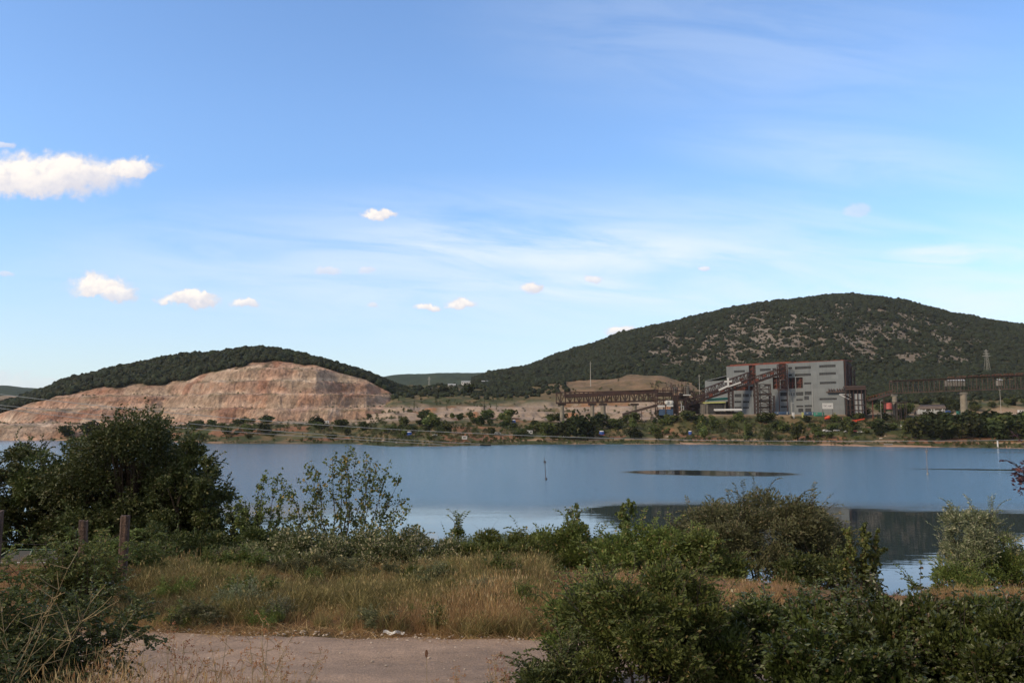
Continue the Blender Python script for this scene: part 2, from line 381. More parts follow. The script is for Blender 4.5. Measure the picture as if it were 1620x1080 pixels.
# ------------------------------------------------------------------ lake
def build_water():
    V, Fc = grid(np.linspace(-2200, 2200, 12), np.linspace(50, 900, 8), lambda X, Y: X * 0)
    m = bpy.data.materials.new('lake_water'); m.use_nodes = True; nt = m.node_tree; g = NT(nt); b = nt.nodes['Principled BSDF']
    geo = g.n('ShaderNodeNewGeometry').outputs['Position']
    sep = g.n('ShaderNodeSeparateXYZ'); g.put(sep.inputs[0], geo); X, Y = sep.outputs[0], sep.outputs[1]
    # breeze covers the lake beyond ~155 m; the water near the bank lies calm
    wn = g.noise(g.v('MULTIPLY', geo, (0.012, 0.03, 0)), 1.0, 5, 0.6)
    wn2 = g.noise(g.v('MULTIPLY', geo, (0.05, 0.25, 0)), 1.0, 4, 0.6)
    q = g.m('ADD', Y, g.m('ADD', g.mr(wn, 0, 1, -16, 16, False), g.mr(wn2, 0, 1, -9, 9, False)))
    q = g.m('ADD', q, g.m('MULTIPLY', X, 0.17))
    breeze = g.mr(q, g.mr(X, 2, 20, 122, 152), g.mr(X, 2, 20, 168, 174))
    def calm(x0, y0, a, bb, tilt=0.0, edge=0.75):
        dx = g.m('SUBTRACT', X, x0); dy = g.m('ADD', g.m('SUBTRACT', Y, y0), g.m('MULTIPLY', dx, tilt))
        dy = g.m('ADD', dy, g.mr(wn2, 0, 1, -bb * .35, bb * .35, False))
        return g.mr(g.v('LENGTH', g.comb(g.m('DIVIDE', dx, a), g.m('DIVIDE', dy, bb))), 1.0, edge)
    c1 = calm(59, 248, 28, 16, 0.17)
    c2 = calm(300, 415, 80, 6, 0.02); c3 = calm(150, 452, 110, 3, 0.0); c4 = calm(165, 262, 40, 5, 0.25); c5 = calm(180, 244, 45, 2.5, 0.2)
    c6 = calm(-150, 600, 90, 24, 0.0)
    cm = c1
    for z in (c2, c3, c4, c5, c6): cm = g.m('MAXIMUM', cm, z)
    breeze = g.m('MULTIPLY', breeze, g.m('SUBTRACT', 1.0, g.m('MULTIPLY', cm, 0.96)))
    # waves: sheared ripples, strong in the breeze, faint where calm
    n1 = g.noise(g.v('MULTIPLY', geo, (0.9, 1.3, 1)), 1.3, 5, 0.65)
    n2 = g.noise(g.v('MULTIPLY', geo, (0.10, 0.55, 1)), 1.0, 3, 0.5)
    n3 = g.noise(g.v('MULTIPLY', geo, (0.25, 1.6, 1)), 1.0, 2, 0.5)
    h = g.m('ADD', g.m('MULTIPLY', g.m('MULTIPLY', n1, breeze), 0.13), g.m('ADD', g.m('MULTIPLY', n2, 0.006), g.m('MULTIPLY', n3, 0.003)))
    bn = g.n('ShaderNodeBump'); bn.inputs['Strength'].default_value = 1.0; bn.inputs['Distance'].default_value = 1.0
    g.put(bn.inputs['Height'], h); g.put(b.inputs['Normal'], bn.outputs[0])
    g.put(b.inputs['Base Color'], g.mix(breeze, (0.012, 0.024, 0.03), (0.05, 0.125, 0.20))); b.inputs['IOR'].default_value = 1.33; b.inputs['Specular IOR Level'].default_value = 0.5  # reflections put into the colour: bluer under breeze, near black where calm
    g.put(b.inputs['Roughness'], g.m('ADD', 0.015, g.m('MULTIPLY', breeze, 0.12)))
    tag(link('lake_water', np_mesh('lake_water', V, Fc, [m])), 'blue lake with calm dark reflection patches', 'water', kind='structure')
    # the plain under everything, out to the horizon
    V, Fc = grid(np.linspace(-14000, 14000, 30), np.linspace(-400, 26000, 30), lambda X, Y: X * 0 - 3.0)
    tag(link('terrain_plain', np_mesh('terrain_plain', V, Fc, [M['far']], vcol=np.tile([0.12, 0.10, 0.06], (len(V), 1)))), 'low plain reaching out to the horizon', 'terrain', kind='structure')
build_water()

# ------------------------------------------------------------------ far shore and hills
def itp(u, tab):
    xs, ys = zip(*tab); return np.interp(u, xs, ys)
def zat(py, Y): return CAMZ + Y * (668.0 - py) / F         # height seen at pixel row py (horizon row 668)
shore_px = [(-300, 693), (0, 694), (100, 696), (200, 697), (340, 700), (440, 700), (560, 702), (620, 705.5), (720, 705), (800, 703), (900, 702), (1100, 702), (1300, 704), (1400, 706), (1500, 707), (1620, 709), (1900, 711)]
def shoreD(u): return 19500.0 / (itp(u, shore_px) - 668.0) + (fbm(u * 0.03, u * 0, 41, 4) - 0.5) * 9
DEP = [0, 25, 60, 110, 180, 270, 370, 500, 650, 900]        # metres behind the shoreline
rowsL = [700, 690, 682, 672, 667, 660, 648, 636, 628, 622]
rowsM = [700, 691, 684, 672, 662, 646, 629, 613, 603, 594]
rowsG = [700, 691, 684, 672, 662, 648, 634, 621, 615, 613]
rowsR = [700, 692, 683, 668, 658, 650, 636, 620, 604, 590]
def far_z(X, Y):
    u = 810 + F * X / Y; D0 = shoreD(u); d = Y - D0
    def col(rows):
        zz = [0.0] + [zat(r, 590 + q) for r, q in zip(rows[1:], DEP[1:])]
        zz[1] = 1.8
        return np.interp(d, DEP, zz)
    zL, zM, zR = col(rowsL), col(rowsM), col(rowsR)
    zM = lerp(col(rowsG), zM, ss(u, 740, 900))
    wL = ss(u, 640, 520); wR = ss(u, 1040, 1180)
    z = zL * wL + zM * (1 - wL) * (1 - wR) + zR * wR
    # plateau the plant stands on
    pl = ss(u, 1020, 1090) * ss(Y, 640, 668) * ss(Y, 790, 745)
    z = z * (1 - pl) + 21.5 * pl
    z = z + (17 + 9 * (fbm(u * 0.02, Y * 0.012, 55, 4) - .5)) * np.exp(-((u - 1035) / np.where(u < 1035, 150, 70)) ** 2) * np.exp(-((Y - 1010) / 110) ** 2)
    rough = ss(d, 10, 60)
    z = z + rough * ((fbm(X * 0.03, Y * 0.03, 51, 5) - 0.5) * 7 * (1 - pl * 0.95) + (fbm(X * 0.15, Y * 0.15, 52, 3) - 0.5) * 1.5 * (1 - pl))
    # spoil terraces in the middle
    tm = ss(u, 520, 600) * ss(u, 1120, 1000) * ss(d, 150, 180) * ss(d, 330, 290)
    zq = z / 6.0 + (fbm(X * .012, Y * .008, 57, 3) - .5) * 1.2; zt = z + 6.0 * (ss(zq - np.floor(zq), 0.6, 0.95) - (zq - np.floor(zq)))
    z = z * (1 - tm * 0.85) + zt * tm * 0.85
    z = np.where(d < 0, np.maximum(d * 0.12, -2.6), np.maximum(z, 0.05 + d * 0.03))
    return z
def fz(x, y): return float(far_z(np.array(x, float), np.array(y, float)))
def ugrid(u0, u1, nu, Ys, zf):
    us = np.linspace(u0, u1, nu); U, Y = np.meshgrid(us, Ys); X = (U - 810) / F * Y
    V = np.stack([X, Y, zf(X, Y)], -1).reshape(-1, 3); nx = nu; ny = len(Ys)
    i = np.arange((ny - 1) * (nx - 1)); a = (i // (nx - 1)) * nx + i % (nx - 1)
    return V, np.stack([a, a + 1, a + nx + 1, a + nx], -1), U.ravel()
C = np.array
def build_far():
    Ys = np.concatenate([np.arange(440, 800, 1.8), np.arange(800, 1600, 5)])
    V, Fc, u = ugrid(-420, 2050, 1000, Ys, far_z)
    X, Y, Z = V.T; d = Y - shoreD(u)
    n = fbm(X * 0.02, Y * 0.02, 61, 5); n2 = fbm(X * 0.1, Y * 0.06, 62, 4); n3 = fbm(X * 0.05, Y * 0.05, 64, 4)
    green = C([0.045, 0.052, 0.022]); dry = C([0.125, 0.092, 0.05]); spoil = C([0.25, 0.195, 0.155]); red = C([0.28, 0.13, 0.08]); sand = C([0.36, 0.24, 0.16])
    c = lerp(green, dry, ss(n2, 0.42, 0.70)[:, None])
    mid = ss(u, 520, 600) * ss(u, 1130, 1060) * ss(d, 125, 150) * ss(d, 330, 280)
    c = lerp(c, lerp(spoil, dry, ss(n3, 0.55, 0.7)[:, None]), (mid * ss(n, 0.3, 0.42))[:, None])
    c = lerp(c, red, (mid * ss(n3, 0.62, 0.7) * 0.6)[:, None])
    kn = np.exp(-((u - 1000) / 135) ** 2 * 1.0) * ss(Y, 870, 930) * ss(Y, 1120, 1080)
    c = lerp(c, lerp(C([0.165, 0.11, 0.068]), C([0.11, 0.082, 0.048]), ss(n2, 0.35, 0.65)[:, None]), np.clip(kn * 1.6, 0, 1)[:, None])
    lq = ss(u, 640, 560) * ss(d, 120, 150); c = lerp(c, lerp(spoil, dry, ss(n3, 0.4, 0.7)[:, None]), (lq * 0.8)[:, None])
    pl = ss(u, 1080, 1110) * ss(Y, 655, 668) * ss(Y, 790, 760); c = lerp(c, lerp(sand, C([0.22, 0.19, 0.16]), n3[:, None]) * 0.85, pl[:, None])
    # bare band along the shore, paths
    sh = ss(d, 16, 4); beach = ss(u, 880, 940) * 0.9 + ss(u, 380, 300) * 0.8 + 0.25; beach = np.clip(beach, 0, 1) * ss(n2, 0.3, 0.5)
    c = lerp(c, lerp(sand, red, 0.25), (sh * beach)[:, None])
    path = np.exp(-((d - 27 - 6 * n) / 2.5) ** 2) * ss(u, 740, 860) * ss(n3, 0.3, 0.45); c = lerp(c, sand, path[:, None])
    fern = ss(n3, 0.56, 0.64) * ss(d, 15, 25) * ss(d, 110, 90); c = lerp(c, red * 0.75, (fern * 0.7)[:, None])
    c = lerp(c, C([0.06, 0.05, 0.035]), ss(d, 1.2, 0.0)[:, None])
    tag(link('far_shore_ground', np_mesh('far_shore_ground', V, Fc, [M['far']], smooth=True, vcol=c)), 'scrubby far bank of the lake with bare earth terraces', 'ground', kind='structure')
build_far()

sky_left = [(-260, 700), (-60, 668), (0, 645), (40, 632), (60, 626), (100, 609), (150, 596), (200, 584), (250, 573), (300, 566), (350, 564), (400, 556), (440, 559), (480, 567), (520, 580), (560, 591), (600, 604), (640, 619), (680, 633), (720, 650)]
face_top = [(-260, 705), (-60, 672), (0, 655), (60, 636), (120, 624), (165, 614), (240, 612), (262, 615), (300, 601), (350, 586), (400, 577), (440, 574), (500, 578), (540, 592), (580, 602), (615, 620), (640, 640), (720, 668)]
def bench_noise(X, Y): return (fbm(X * 0.010, Y * 0.004, 78, 3) - 0.5) * 0.55 + (fbm(X * .035, Y * .01, 89, 3) - .5) * .22
def quarry_z(X, Y):
    u = 810 + F * X / Y
    Yb = 745 - 35 * ss(u, 250, 0); Yt = 950.0 + 0 * u; Yc = 1075.0
    zb = 11.0; zt = zat(itp(u, face_top), Yt); zc = zat(itp(u, sky_left), Yc)
    wob = (fbm(X * 0.018, Y * 0.0 + 3, 71, 4) - 0.5) * 12 + (fbm(X * 0.07, Y * 0.02, 72, 4) - 0.5) * 9
    t = np.clip((Y + wob * ss(Y, Yb, Yb + 25) * ss(Y, Yt + 10, Yt - 35) - Yb) / (Yt - Yb), 0, 1)
    # overall profile a little convex
    zl = zb + (zt - zb) * (t ** 0.92)
    H = 15.5; zz = (zl - 13) / H + bench_noise(X, Y); k = np.floor(zz); f = zz - k
    ter = 13 + H * (k + ss(f, 0.60, 0.93)) 
    am = ss(u, 660, 560); rr = ss(t, 0.0, 0.05)
    z = lerp(zl, ter, 0.95 * am * rr * ss(t, 1.0, 0.93))
    z = z + am * rr * ((fbm(X * 0.05, Y * 0.05, 73, 5) - 0.5) * 4.5 + (np.abs(fbm(X * 0.14, Y * 0.1, 74, 4) - 0.5)) * -1.5 + (fbm(X * .4, Y * .35, 79, 3) - .5) * 2.2) * ss(t, 1.02, 0.9)
    t2 = np.clip((Y - Yt) / (Yc - Yt), 0, 1)
    z2 = zt + (zc - zt) * np.sin(t2 * math.pi / 2)
    z = np.where(Y > Yt, z2 + (fbm(X * 0.03, Y * 0.03, 75, 3) - 0.5) * 3 * ss(t2, 0, .2), z)
    z = z - np.maximum(Y - Yc, 0) * 0.30 * ss(Y, Yc, Yc + 80)
    z = np.minimum(z, lerp(400, 0, 0)) 
    z = z - ss(u, 640, 760) * 22 - ss(u, -150, -300) * 20
    z = z - 12 * ss(Y, Yb + 4, Yb - 12)
    return z
def face_mask(X, Y):
    u = 810 + F * X / Y
    yy = Y + (fbm(X * 0.05, Y * 0.05, 76, 4) - 0.5) * 34
    m = ss(yy, 958, 948)
    m = m * ss(u + (fbm(X * .04, Y * .04, 77, 3) - .5) * 60, 660, 620)
    return m
def build_quarry():
    Ys = np.concatenate([np.arange(690, 965, 1.7), np.arange(965, 1300, 6)])
    V, Fc, u = ugrid(-420, 740, 560, Ys, quarry_z)
    X, Y, Z = V.T; fm = face_mask(X, Y)
    n = fbm(X * 0.018, Z * 0.09, 81, 4); n2 = fbm(X * 0.07, Z * 0.2, 82, 4); n3 = fbm(X * 0.03, Y * 0.03, 83, 3)
    pink = C([0.38, 0.265, 0.21]); tan = C([0.42, 0.34, 0.28]); orange = C([0.39, 0.23, 0.155]); redd = C([0.30, 0.16, 0.115]); grey = C([0.36, 0.30, 0.24])
    c = lerp(pink, tan, ss(n, 0.4, 0.62)[:, None])
    c = lerp(c, orange, (ss(n2, 0.55, 0.68) * 0.55)[:, None]); c = lerp(c, redd, (ss(n3, 0.62, 0.7) * 0.7)[:, None])
    gm = ss(u, 420, 600) * ss(n, 0.3, 0.6) * 0.8; c = lerp(c, grey, gm[:, None]); c = lerp(c, grey, (ss(n3, 0.38, 0.3) * 0.6)[:, None])
    c = c * C([0.80, 0.775, 0.755])
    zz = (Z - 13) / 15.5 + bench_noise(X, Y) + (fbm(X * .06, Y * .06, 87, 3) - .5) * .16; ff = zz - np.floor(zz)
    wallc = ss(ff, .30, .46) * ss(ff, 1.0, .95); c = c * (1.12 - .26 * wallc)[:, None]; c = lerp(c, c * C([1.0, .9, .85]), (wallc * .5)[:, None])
    edge = np.maximum(ss(ff, .90, .95), ss(ff, .10, .04)) * ss(fbm(X * .06, Z * .0 + 1, 88, 3), .38, .52); c = lerp(c, C([0.10, 0.085, 0.05]), (edge * .6 * ss(u, 700, 560))[:, None])  # dark ledge line: bushes and ledge shadow painted into the rock colour
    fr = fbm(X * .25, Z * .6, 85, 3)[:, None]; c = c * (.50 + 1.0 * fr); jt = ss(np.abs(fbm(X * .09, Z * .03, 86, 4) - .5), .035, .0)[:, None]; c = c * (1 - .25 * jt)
    # weeds on the benches
    dzdy = np.gradient(Z.reshape(len(Ys), -1), axis=0).ravel() / np.gradient(Ys).repeat(560)
    bench = ss(dzdy, 0.25, 0.05) * ss(fbm(X * .1, Y * .1, 84, 3), 0.42, 0.62) * ss(Y, 760, 780)
    c = lerp(c, C([0.13, 0.11, 0.06]), (bench * 0.65)[:, None])
    forest = C([0.05, 0.05, 0.028]); c = lerp(forest, c, fm[:, None])
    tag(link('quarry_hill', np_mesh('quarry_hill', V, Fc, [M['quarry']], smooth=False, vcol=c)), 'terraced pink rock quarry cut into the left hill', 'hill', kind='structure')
build_quarry()

sky_right = [(600, 640), (700, 622), (760, 603), (790, 594), (830, 586), (880, 566), (940, 549), (1000, 531), (1060, 516), (1120, 503), (1180, 492), (1240, 479), (1300, 471), (1350, 469), (1400, 474), (1450, 485), (1500, 499), (1560, 511), (1620, 522), (1700, 536), (1800, 556), (2000, 590), (2200, 620)]
HB, HC = 1080.0, 2150.0
def hill_z(X, Y):
    u = 810 + F * X / Y
    zc = zat(itp(u, sky_right), HC); zb = np.minimum(62.0, zc - 4)
    t = np.clip((Y - HB) / (HC - HB), 0, 1)
    prof = 0.35 * t + 0.65 * np.sin(t * math.pi / 2) ** 1.25
    z = zb + (zc - zb) * prof
    rv = fbm(u * 0.012, Y * 0.0015, 91, 4) - 0.5
    z = z + rv * 34 * np.sin(np.clip(t, 0, 1) * math.pi) + (fbm(X * 0.02, Y * 0.02, 92, 4) - 0.5) * 12 * ss(t, 1.0, 0.85)
    z = z - np.maximum(Y - HC, 0) * 0.32 - 25 * ss(Y, HB + 20, HB - 60)
    return z
def rock_amt(X, Y):
    u = 810 + F * X / Y; t = (Y - HB) / (HC - HB)
    n = fbm(X * 0.010, Y * 0.006, 95, 3); n2 = fbm(X * 0.085, Y * 0.030, 96, 4, 0.7)
    a = ss(u, 980, 1080) * ss(u, 1640, 1420) * ss(t, 0.14, 0.2) * ss(t, 0.95, 0.45)
    a = a * (0.75 + 0.5 * ss(t, 0.7, 0.3))
    return np.clip(a * (0.35 + 0.65 * ss(n, 0.3, 0.55)) * 1.25 * ss(n2, 0.40, 0.58), 0, 1)
def build_hill():
    Ys = np.arange(980, 2600, 8.0)
    V, Fc, u = ugrid(560, 2250, 760, Ys, hill_z)
    X, Y, Z = V.T; r = rock_amt(X, Y)
    n = fbm(X * 0.08, Y * 0.08, 97, 3)
    rock = lerp(C([0.165, 0.145, 0.122]), C([0.12, 0.098, 0.078]), ss(n, .35, .65)[:, None])
    c = lerp(C([0.04, 0.038, 0.022]), rock, ss(r, 0.2, 0.5)[:, None])
    tag(link('wooded_hill', np_mesh('wooded_hill', V, Fc, [M['hill']], smooth=True, vcol=c)), 'dark wooded hill with pale scree patches behind the plant', 'hill', kind='structure')
    # far ridges
    def ridge(name, tab, Yc, seed, label):
        def zf(X, Y):
            u = 810 + F * X / Y; zc = zat(itp(u, tab), Yc)
            t = np.clip(1 - np.abs(Y - Yc) / 700.0, 0, 1)
            return zc * np.sin(t * math.pi / 2) + (fbm(X * 0.012, Y * 0.012, seed, 5) - 0.5) * 14 - 3
        V, Fc, u = ugrid(tab[0][0], tab[-1][0], 300, np.linspace(Yc - 700, Yc + 300, 50), zf)
        n = fbm(V[:, 0] * 0.02, V[:, 1] * 0.02, seed + 4, 4)[:, None]
        tag(link(name, np_mesh(name, V, Fc, [M['ridge']], smooth=True, vcol=lerp(C([0.02, 0.032, 0.022]), C([0.042, 0.055, 0.033]), n))), label, 'hill', kind='structure')
    ridge('distant_ridge', [(420, 640), (560, 606), (620, 594), (680, 590), (740, 589), (800, 590), (900, 596), (1000, 600)], 3300.0, 101, 'blue forested ridge far off in the gap between the hills')
    ridge('distant_ridge', [(-300, 600), (-60, 606), (0, 609), (40, 612), (90, 617), (160, 622), (260, 640), (400, 660)], 3100.0, 111, 'blue forested ridge far off at the left')
build_hill()

# ------------------------------------------------------------------ scattering (one object per mass of vegetation)
def blob_mesh(name, seed, m, sub=2, amp=0.35, flat=0.8):
    import bmesh
    bm = bmesh.new(); bmesh.ops.create_icosphere(bm, subdivisions=sub, radius=1.0)
    V = np.array([v.co[:] for v in bm.verts]); Fc = np.array([[v.index for v in f.verts] for f in bm.faces]); bm.free()
    r = 1 + (fbm(V[:, 0] * 1.7 + 9, V[:, 1] * 1.7 + V[:, 2] * 2.1, seed, 3) - 0.5) * 2 * amp
    lr = np.random.default_rng(seed); r = r * (1 + lr.uniform(-0.12, 0.12, len(V)))
    V = V * r[:, None]; V[:, 2] = V[:, 2] * flat + 0.45
    return np_mesh(name, V, Fc, [m], smooth=False, fattr=lr.random(len(Fc)))
def tuftball(name, seed, m, n=260, h=1.0, col=False):
    """a tree crown of a few hundred leaf clumps, about 1 m in radius, standing on z=0"""
    lr = np.random.default_rng(seed); nb = 9
    bc = lr.normal(0, 1, (nb, 3)); bc /= np.linalg.norm(bc, axis=1)[:, None]; bc *= lr.uniform(0.2, 0.62, (nb, 1)); bc[:, 2] = bc[:, 2] * h + h * 0.95
    br = lr.uniform(0.32, 0.55, nb)
    if col: bc[:, :2] *= 0.25; bc[:, 2] = np.linspace(0.3, 2.6, nb) ; br = np.linspace(0.34, 0.12, nb)
    k = lr.integers(0, nb, n); dd = lr.normal(0, 1, (n, 3)); dd /= np.linalg.norm(dd, axis=1)[:, None]
    p = bc[k] + dd * (br[k] * lr.uniform(0.6, 1.05, n))[:, None]
    return leaves_mesh(name, p, lr.uniform(0.16, 0.3, n) * (0.7 if col else 1), 0.9, m, lr)
def leaves_geo(p, L, aspect, lr, ndir=None, up=0.0):
    n = len(p)
    d = lr.normal(0, 1, (n, 3)) if ndir is None else ndir + lr.normal(0, 0.6, (n, 3))
    d[:, 2] += up; d /= np.linalg.norm(d, axis=1)[:, None] + 1e-9
    s = np.cross(d, lr.normal(0, 1, (n, 3))); s /= np.linalg.norm(s, axis=1)[:, None] + 1e-9
    L = np.broadcast_to(np.asarray(L, float), (n,))[:, None]
    a = p - d * L * 0.5; b = p + s * L * aspect * 0.5 - d * L * 0.05; c = p + d * L * 0.5; e = p - s * L * aspect * 0.5 - d * L * 0.05
    V = np.stack([a, b, c, e], 1).reshape(-1, 3); Fc = np.arange(4 * n).reshape(-1, 4)
    return V, Fc
def leaves_mesh(name, p, L, aspect, m, lr, ndir=None, up=0.0):
    V, Fc = leaves_geo(p, L, aspect, lr, ndir, up)
    return np_mesh(name, V, Fc, [m], fattr=lr.random(len(Fc)))
def scatter(name, pts, scl, protos, label, cat, rotz=None, tilt=None, idx=None, sclz=None, seed=1):
    """points mesh + geometry nodes instancing of the prototypes"""
    lr = np.random.default_rng(seed); n = len(pts)
    me = bpy.data.meshes.new(name); me.vertices.add(n); me.vertices.foreach_set('co', np.asarray(pts, np.float32).ravel())
    a = me.attributes.new('rot', 'FLOAT_VECTOR', 'POINT'); r = np.zeros((n, 3), np.float32)
    r[:, 2] = lr.uniform(0, 6.28, n) if rotz is None else rotz
    if tilt: r[:, 0] = lr.normal(0, tilt, n); r[:, 1] = lr.normal(0, tilt, n)
    a.data.foreach_set('vector', r.ravel())
    a = me.attributes.new('scl', 'FLOAT_VECTOR', 'POINT'); s = np.repeat(np.asarray(scl, np.float32)[:, None], 3, 1)
    s[:, 2] *= lr.uniform(0.8, 1.2, n) if sclz is None else sclz
    a.data.foreach_set('vector', s.ravel())
    a = me.attributes.new('idx', 'INT', 'POINT'); a.data.foreach_set('value', (lr.integers(0, len(protos), n) if idx is None else np.asarray(idx)).astype(np.int32))
    o = link(name, me)
    ng = bpy.data.node_groups.new(name, 'GeometryNodeTree')
    ng.interface.new_socket('Geometry', in_out='INPUT', socket_type='NodeSocketGeometry'); ng.interface.new_socket('Geometry', in_out='OUTPUT', socket_type='NodeSocketGeometry')
    N = ng.nodes; L = ng.links; gi = N.new('NodeGroupInput'); go = N.new('NodeGroupOutput'); ip = N.new('GeometryNodeInstanceOnPoints')
    gg = N.new('GeometryNodeGeometryToInstance')
    for k, pm in enumerate(protos):
        po = bpy.data.objects.new(name + '_shape', pm)
        oi = N.new('GeometryNodeObjectInfo'); oi.inputs['Object'].default_value = po
        L.new(oi.outputs['Geometry'], gg.inputs[0])
    L.new(gi.outputs[0], ip.inputs['Points']); L.new(gg.outputs[0], ip.inputs['Instance']); ip.inputs['Pick Instance'].default_value = True
    def attr(nm, ty):
        q = N.new('GeometryNodeInputNamedAttribute'); q.data_type = ty; q.inputs['Name'].default_value = nm
        return q.outputs['Attribute']
    L.new(attr('idx', 'INT'), ip.inputs['Instance Index']); L.new(attr('rot', 'FLOAT_VECTOR'), ip.inputs['Rotation']); L.new(attr('scl', 'FLOAT_VECTOR'), ip.inputs['Scale'])
    L.new(ip.outputs[0], go.inputs[0])
    md = o.modifiers.new('scatter', 'NODES'); md.node_group = ng
    return tag(o, label, cat, kind='stuff')

def build_woods():
    cr = [blob_mesh('crown_shape', 200 + i, M['crown'], 2, 0.42, 0.85) for i in range(4)]
    # right hill
    n = 80000; u = rng.uniform(748, 2150, n); Y = rng.uniform(HB, HC + 60, n); X = (u - 810) / F * Y
    keep = rng.random(n) < (0.95 - 0.45 * rock_amt(X, Y)) * 0.7
    X, Y = X[keep], Y[keep]; Z = hill_z(X, Y); hi = Z > far_z(X, Y) - 1; X, Y, Z = X[hi], Y[hi], Z[hi]
    s = rng.uniform(2.6, 5.4, len(X)) * (0.85 + 0.25 * ss(Y, HB, HC)) * (1 - 0.55 * ss(rock_amt(X, Y), 0.1, 0.5))
    scatter('hill_forest', np.stack([X, Y, Z + 0.3], -1), s, cr, 'dark green forest covering the right hill', 'forest')
    # left hill top
    n = 16000; u = rng.uniform(-330, 720, n); Y = rng.uniform(938, 1110, n); X = (u - 810) / F * Y
    keep = (face_mask(X, Y) < 0.25) & (rng.random(n) < .45 + .55 * ss(fbm(X * .03, Y * .03, 143, 3), .3, .5)); X, Y = X[keep], Y[keep]; Z = quarry_z(X, Y); k2 = Z > far_z(X, Y) - 2; X, Y, Z = X[k2], Y[k2], Z[k2]
    scatter('hilltop_forest', np.stack([X, Y, Z + 0.3], -1), 1.7 + 3.6 * rng.random(len(X)) ** 1.6, cr, 'dark green forest along the top of the quarry hill', 'forest')
    # woods at the foot of the hills / in the gap
    n = 26000; u = rng.uniform(560, 2050, n); Y = rng.uniform(840, 1250, n); X = (u - 810) / F * Y
    nn = fbm(X * 0.013, Y * 0.013, 121, 4)
    w = ss(nn, 0.42, 0.5) * ss(Y, 900, 960) * (1 - np.clip(1.8 * np.exp(-((u - 990) / 110) ** 2) * ss(Y, 1120, 1080), 0, 1))
    w = np.maximum(w, ss(u, 1330, 1380) * ss(Y, 830, 880) * 0.9); w = np.maximum(w, ss(Y, 1060, 1110) * 0.9 * ss(u, 760, 800))
    w = w * (1 - 0.8 * ss(nn, 0.60, 0.66)) * (1 - .85 * ss(u, 800, 770) * ss(Y, 1010, 1040))
    keep = rng.random(n) < w * 0.8; X, Y = X[keep], Y[keep]; Z = far_z(X, Y)
    scatter('valley_woods', np.stack([X, Y, Z + 0.2], -1), rng.uniform(1.8, 3.9, len(X)), cr, 'patchy green woods at the foot of the hill behind the plant', 'woods')
    # scrub: low shrubs over the far bank
    sc = [tuftball('scrub_shape', 220 + i, M['scrub'], 110, 0.7) for i in range(3)] + [tuftball('scrub_shape', 225 + i, M['crown_shore'], 110, 0.8) for i in range(2)]
    n = 22000; u = rng.uniform(-150, 1950, n); d = 3 + 417 * rng.random(n) ** 1.3 ; D0 = shoreD(u); Y = D0 + d; X = (u - 810) / F * Y
    nn = fbm(X * 0.03, Y * 0.03, 131, 4)
    low = ss(d, 130, 95)
    w = low * (0.75 * ss(nn, 0.36, 0.52) + 0.12) + (1 - low) * (0.05 + 0.5 * ss(nn, 0.52, 0.62))
    w = w * np.where((u > 1090) & (Y > 655) & (Y < 770), 0.0, 1.0) * np.where((u < 560) & (Y > 725), 0.0, 1.0) * (0.3 + 0.7 * ss(d, 4, 20))
    w = w * (1 - 0.35 * np.clip(1.8 * np.exp(-((u - 990) / 110) ** 2) * ss(Y, 870, 920), 0, 1))
    keep = rng.random(n) < w * 0.85; X, Y, d = X[keep], Y[keep], d[keep]; Z = far_z(X, Y)
    s = rng.uniform(0.7, 1.9, len(X)) * (1 + 0.3 * ss(d, 20, 60))
    scatter('bank_scrub', np.stack([X, Y, Z - 0.1], -1), s, sc, 'low olive scrub dotted over the far bank and spoil terraces', 'scrub')
    # bushes on the quarry benches
    n = 2400; u = rng.uniform(-60, 640, n); Y = rng.uniform(735, 950, n); X = (u - 810) / F * Y
    dz = (quarry_z(X, Y + 2) - quarry_z(X, Y - 2)) / 4
    keep = (dz < 0.3) & (fbm(X * .04, Y * .04, 141, 3) > 0.5) & (rng.random(n) < 0.5); X, Y = X[keep], Y[keep]
    scatter('quarry_scrub', np.stack([X, Y, np.maximum(quarry_z(X, Y), far_z(X, Y))], -1), rng.uniform(0.5, 1.7, len(X)) , sc, 'small dark bushes on the benches of the quarry', 'scrub')
    # grass and reed fringe on the far waterline
    n = 4200; u = rng.uniform(-100, 1900, n); d = rng.uniform(0.2, 9, n); Y = shoreD(u) + d; X = (u - 810) / F * Y
    keep = fbm(X * .03, Y * .01, 151, 3) > 0.42; X, Y = X[keep], Y[keep]
    rd = [tuftball('reed_shape', 240 + i, M['reed'], 70, 0.8) for i in range(2)]
    scatter('reed_fringe', np.stack([X, Y, far_z(X, Y) - 0.1], -1), rng.uniform(0.35, 0.9, len(X)), rd, 'green reeds fringing the far waterline', 'reeds')
build_woods()

# ------------------------------------------------------------------ the ore plant across the lake
M['clad'] = mat('grey_cladding', (0.128, 0.143, 0.153), 0.7, var=0.10, vscale=0.12, bump=0.1, bscale=0.8)
M['dark'] = mat('dark_interior', (0.018, 0.017, 0.017), 0.8)
M['glass'] = mat('dark_window_glass', (0.03, 0.032, 0.034), 0.25, var=0.5, vscale=0.6, spec=0.5)
M['rust'] = mat('rusty_steel', (0.055, 0.026, 0.021), 0.8, var_col=(0.03, 0.018, 0.017), vscale=0.25)
M['gallery_rust'] = mat('gallery_rust', (0.10, 0.062, 0.05), .85, var_col=(0.05, 0.034, 0.03), vscale=.3)
M['rust_red'] = mat('red_rust_steel', (0.16, 0.045, 0.03), 0.8, var_col=(0.07, 0.028, 0.022), vscale=0.3)
M['steel_dark'] = mat('dark_steel', (0.035, 0.028, 0.028), 0.7, var_col=(0.06, 0.035, 0.03), vscale=0.3)
M['concrete'] = mat('concrete', (0.22, 0.195, 0.16), 0.9, var=0.3, vscale=0.4)
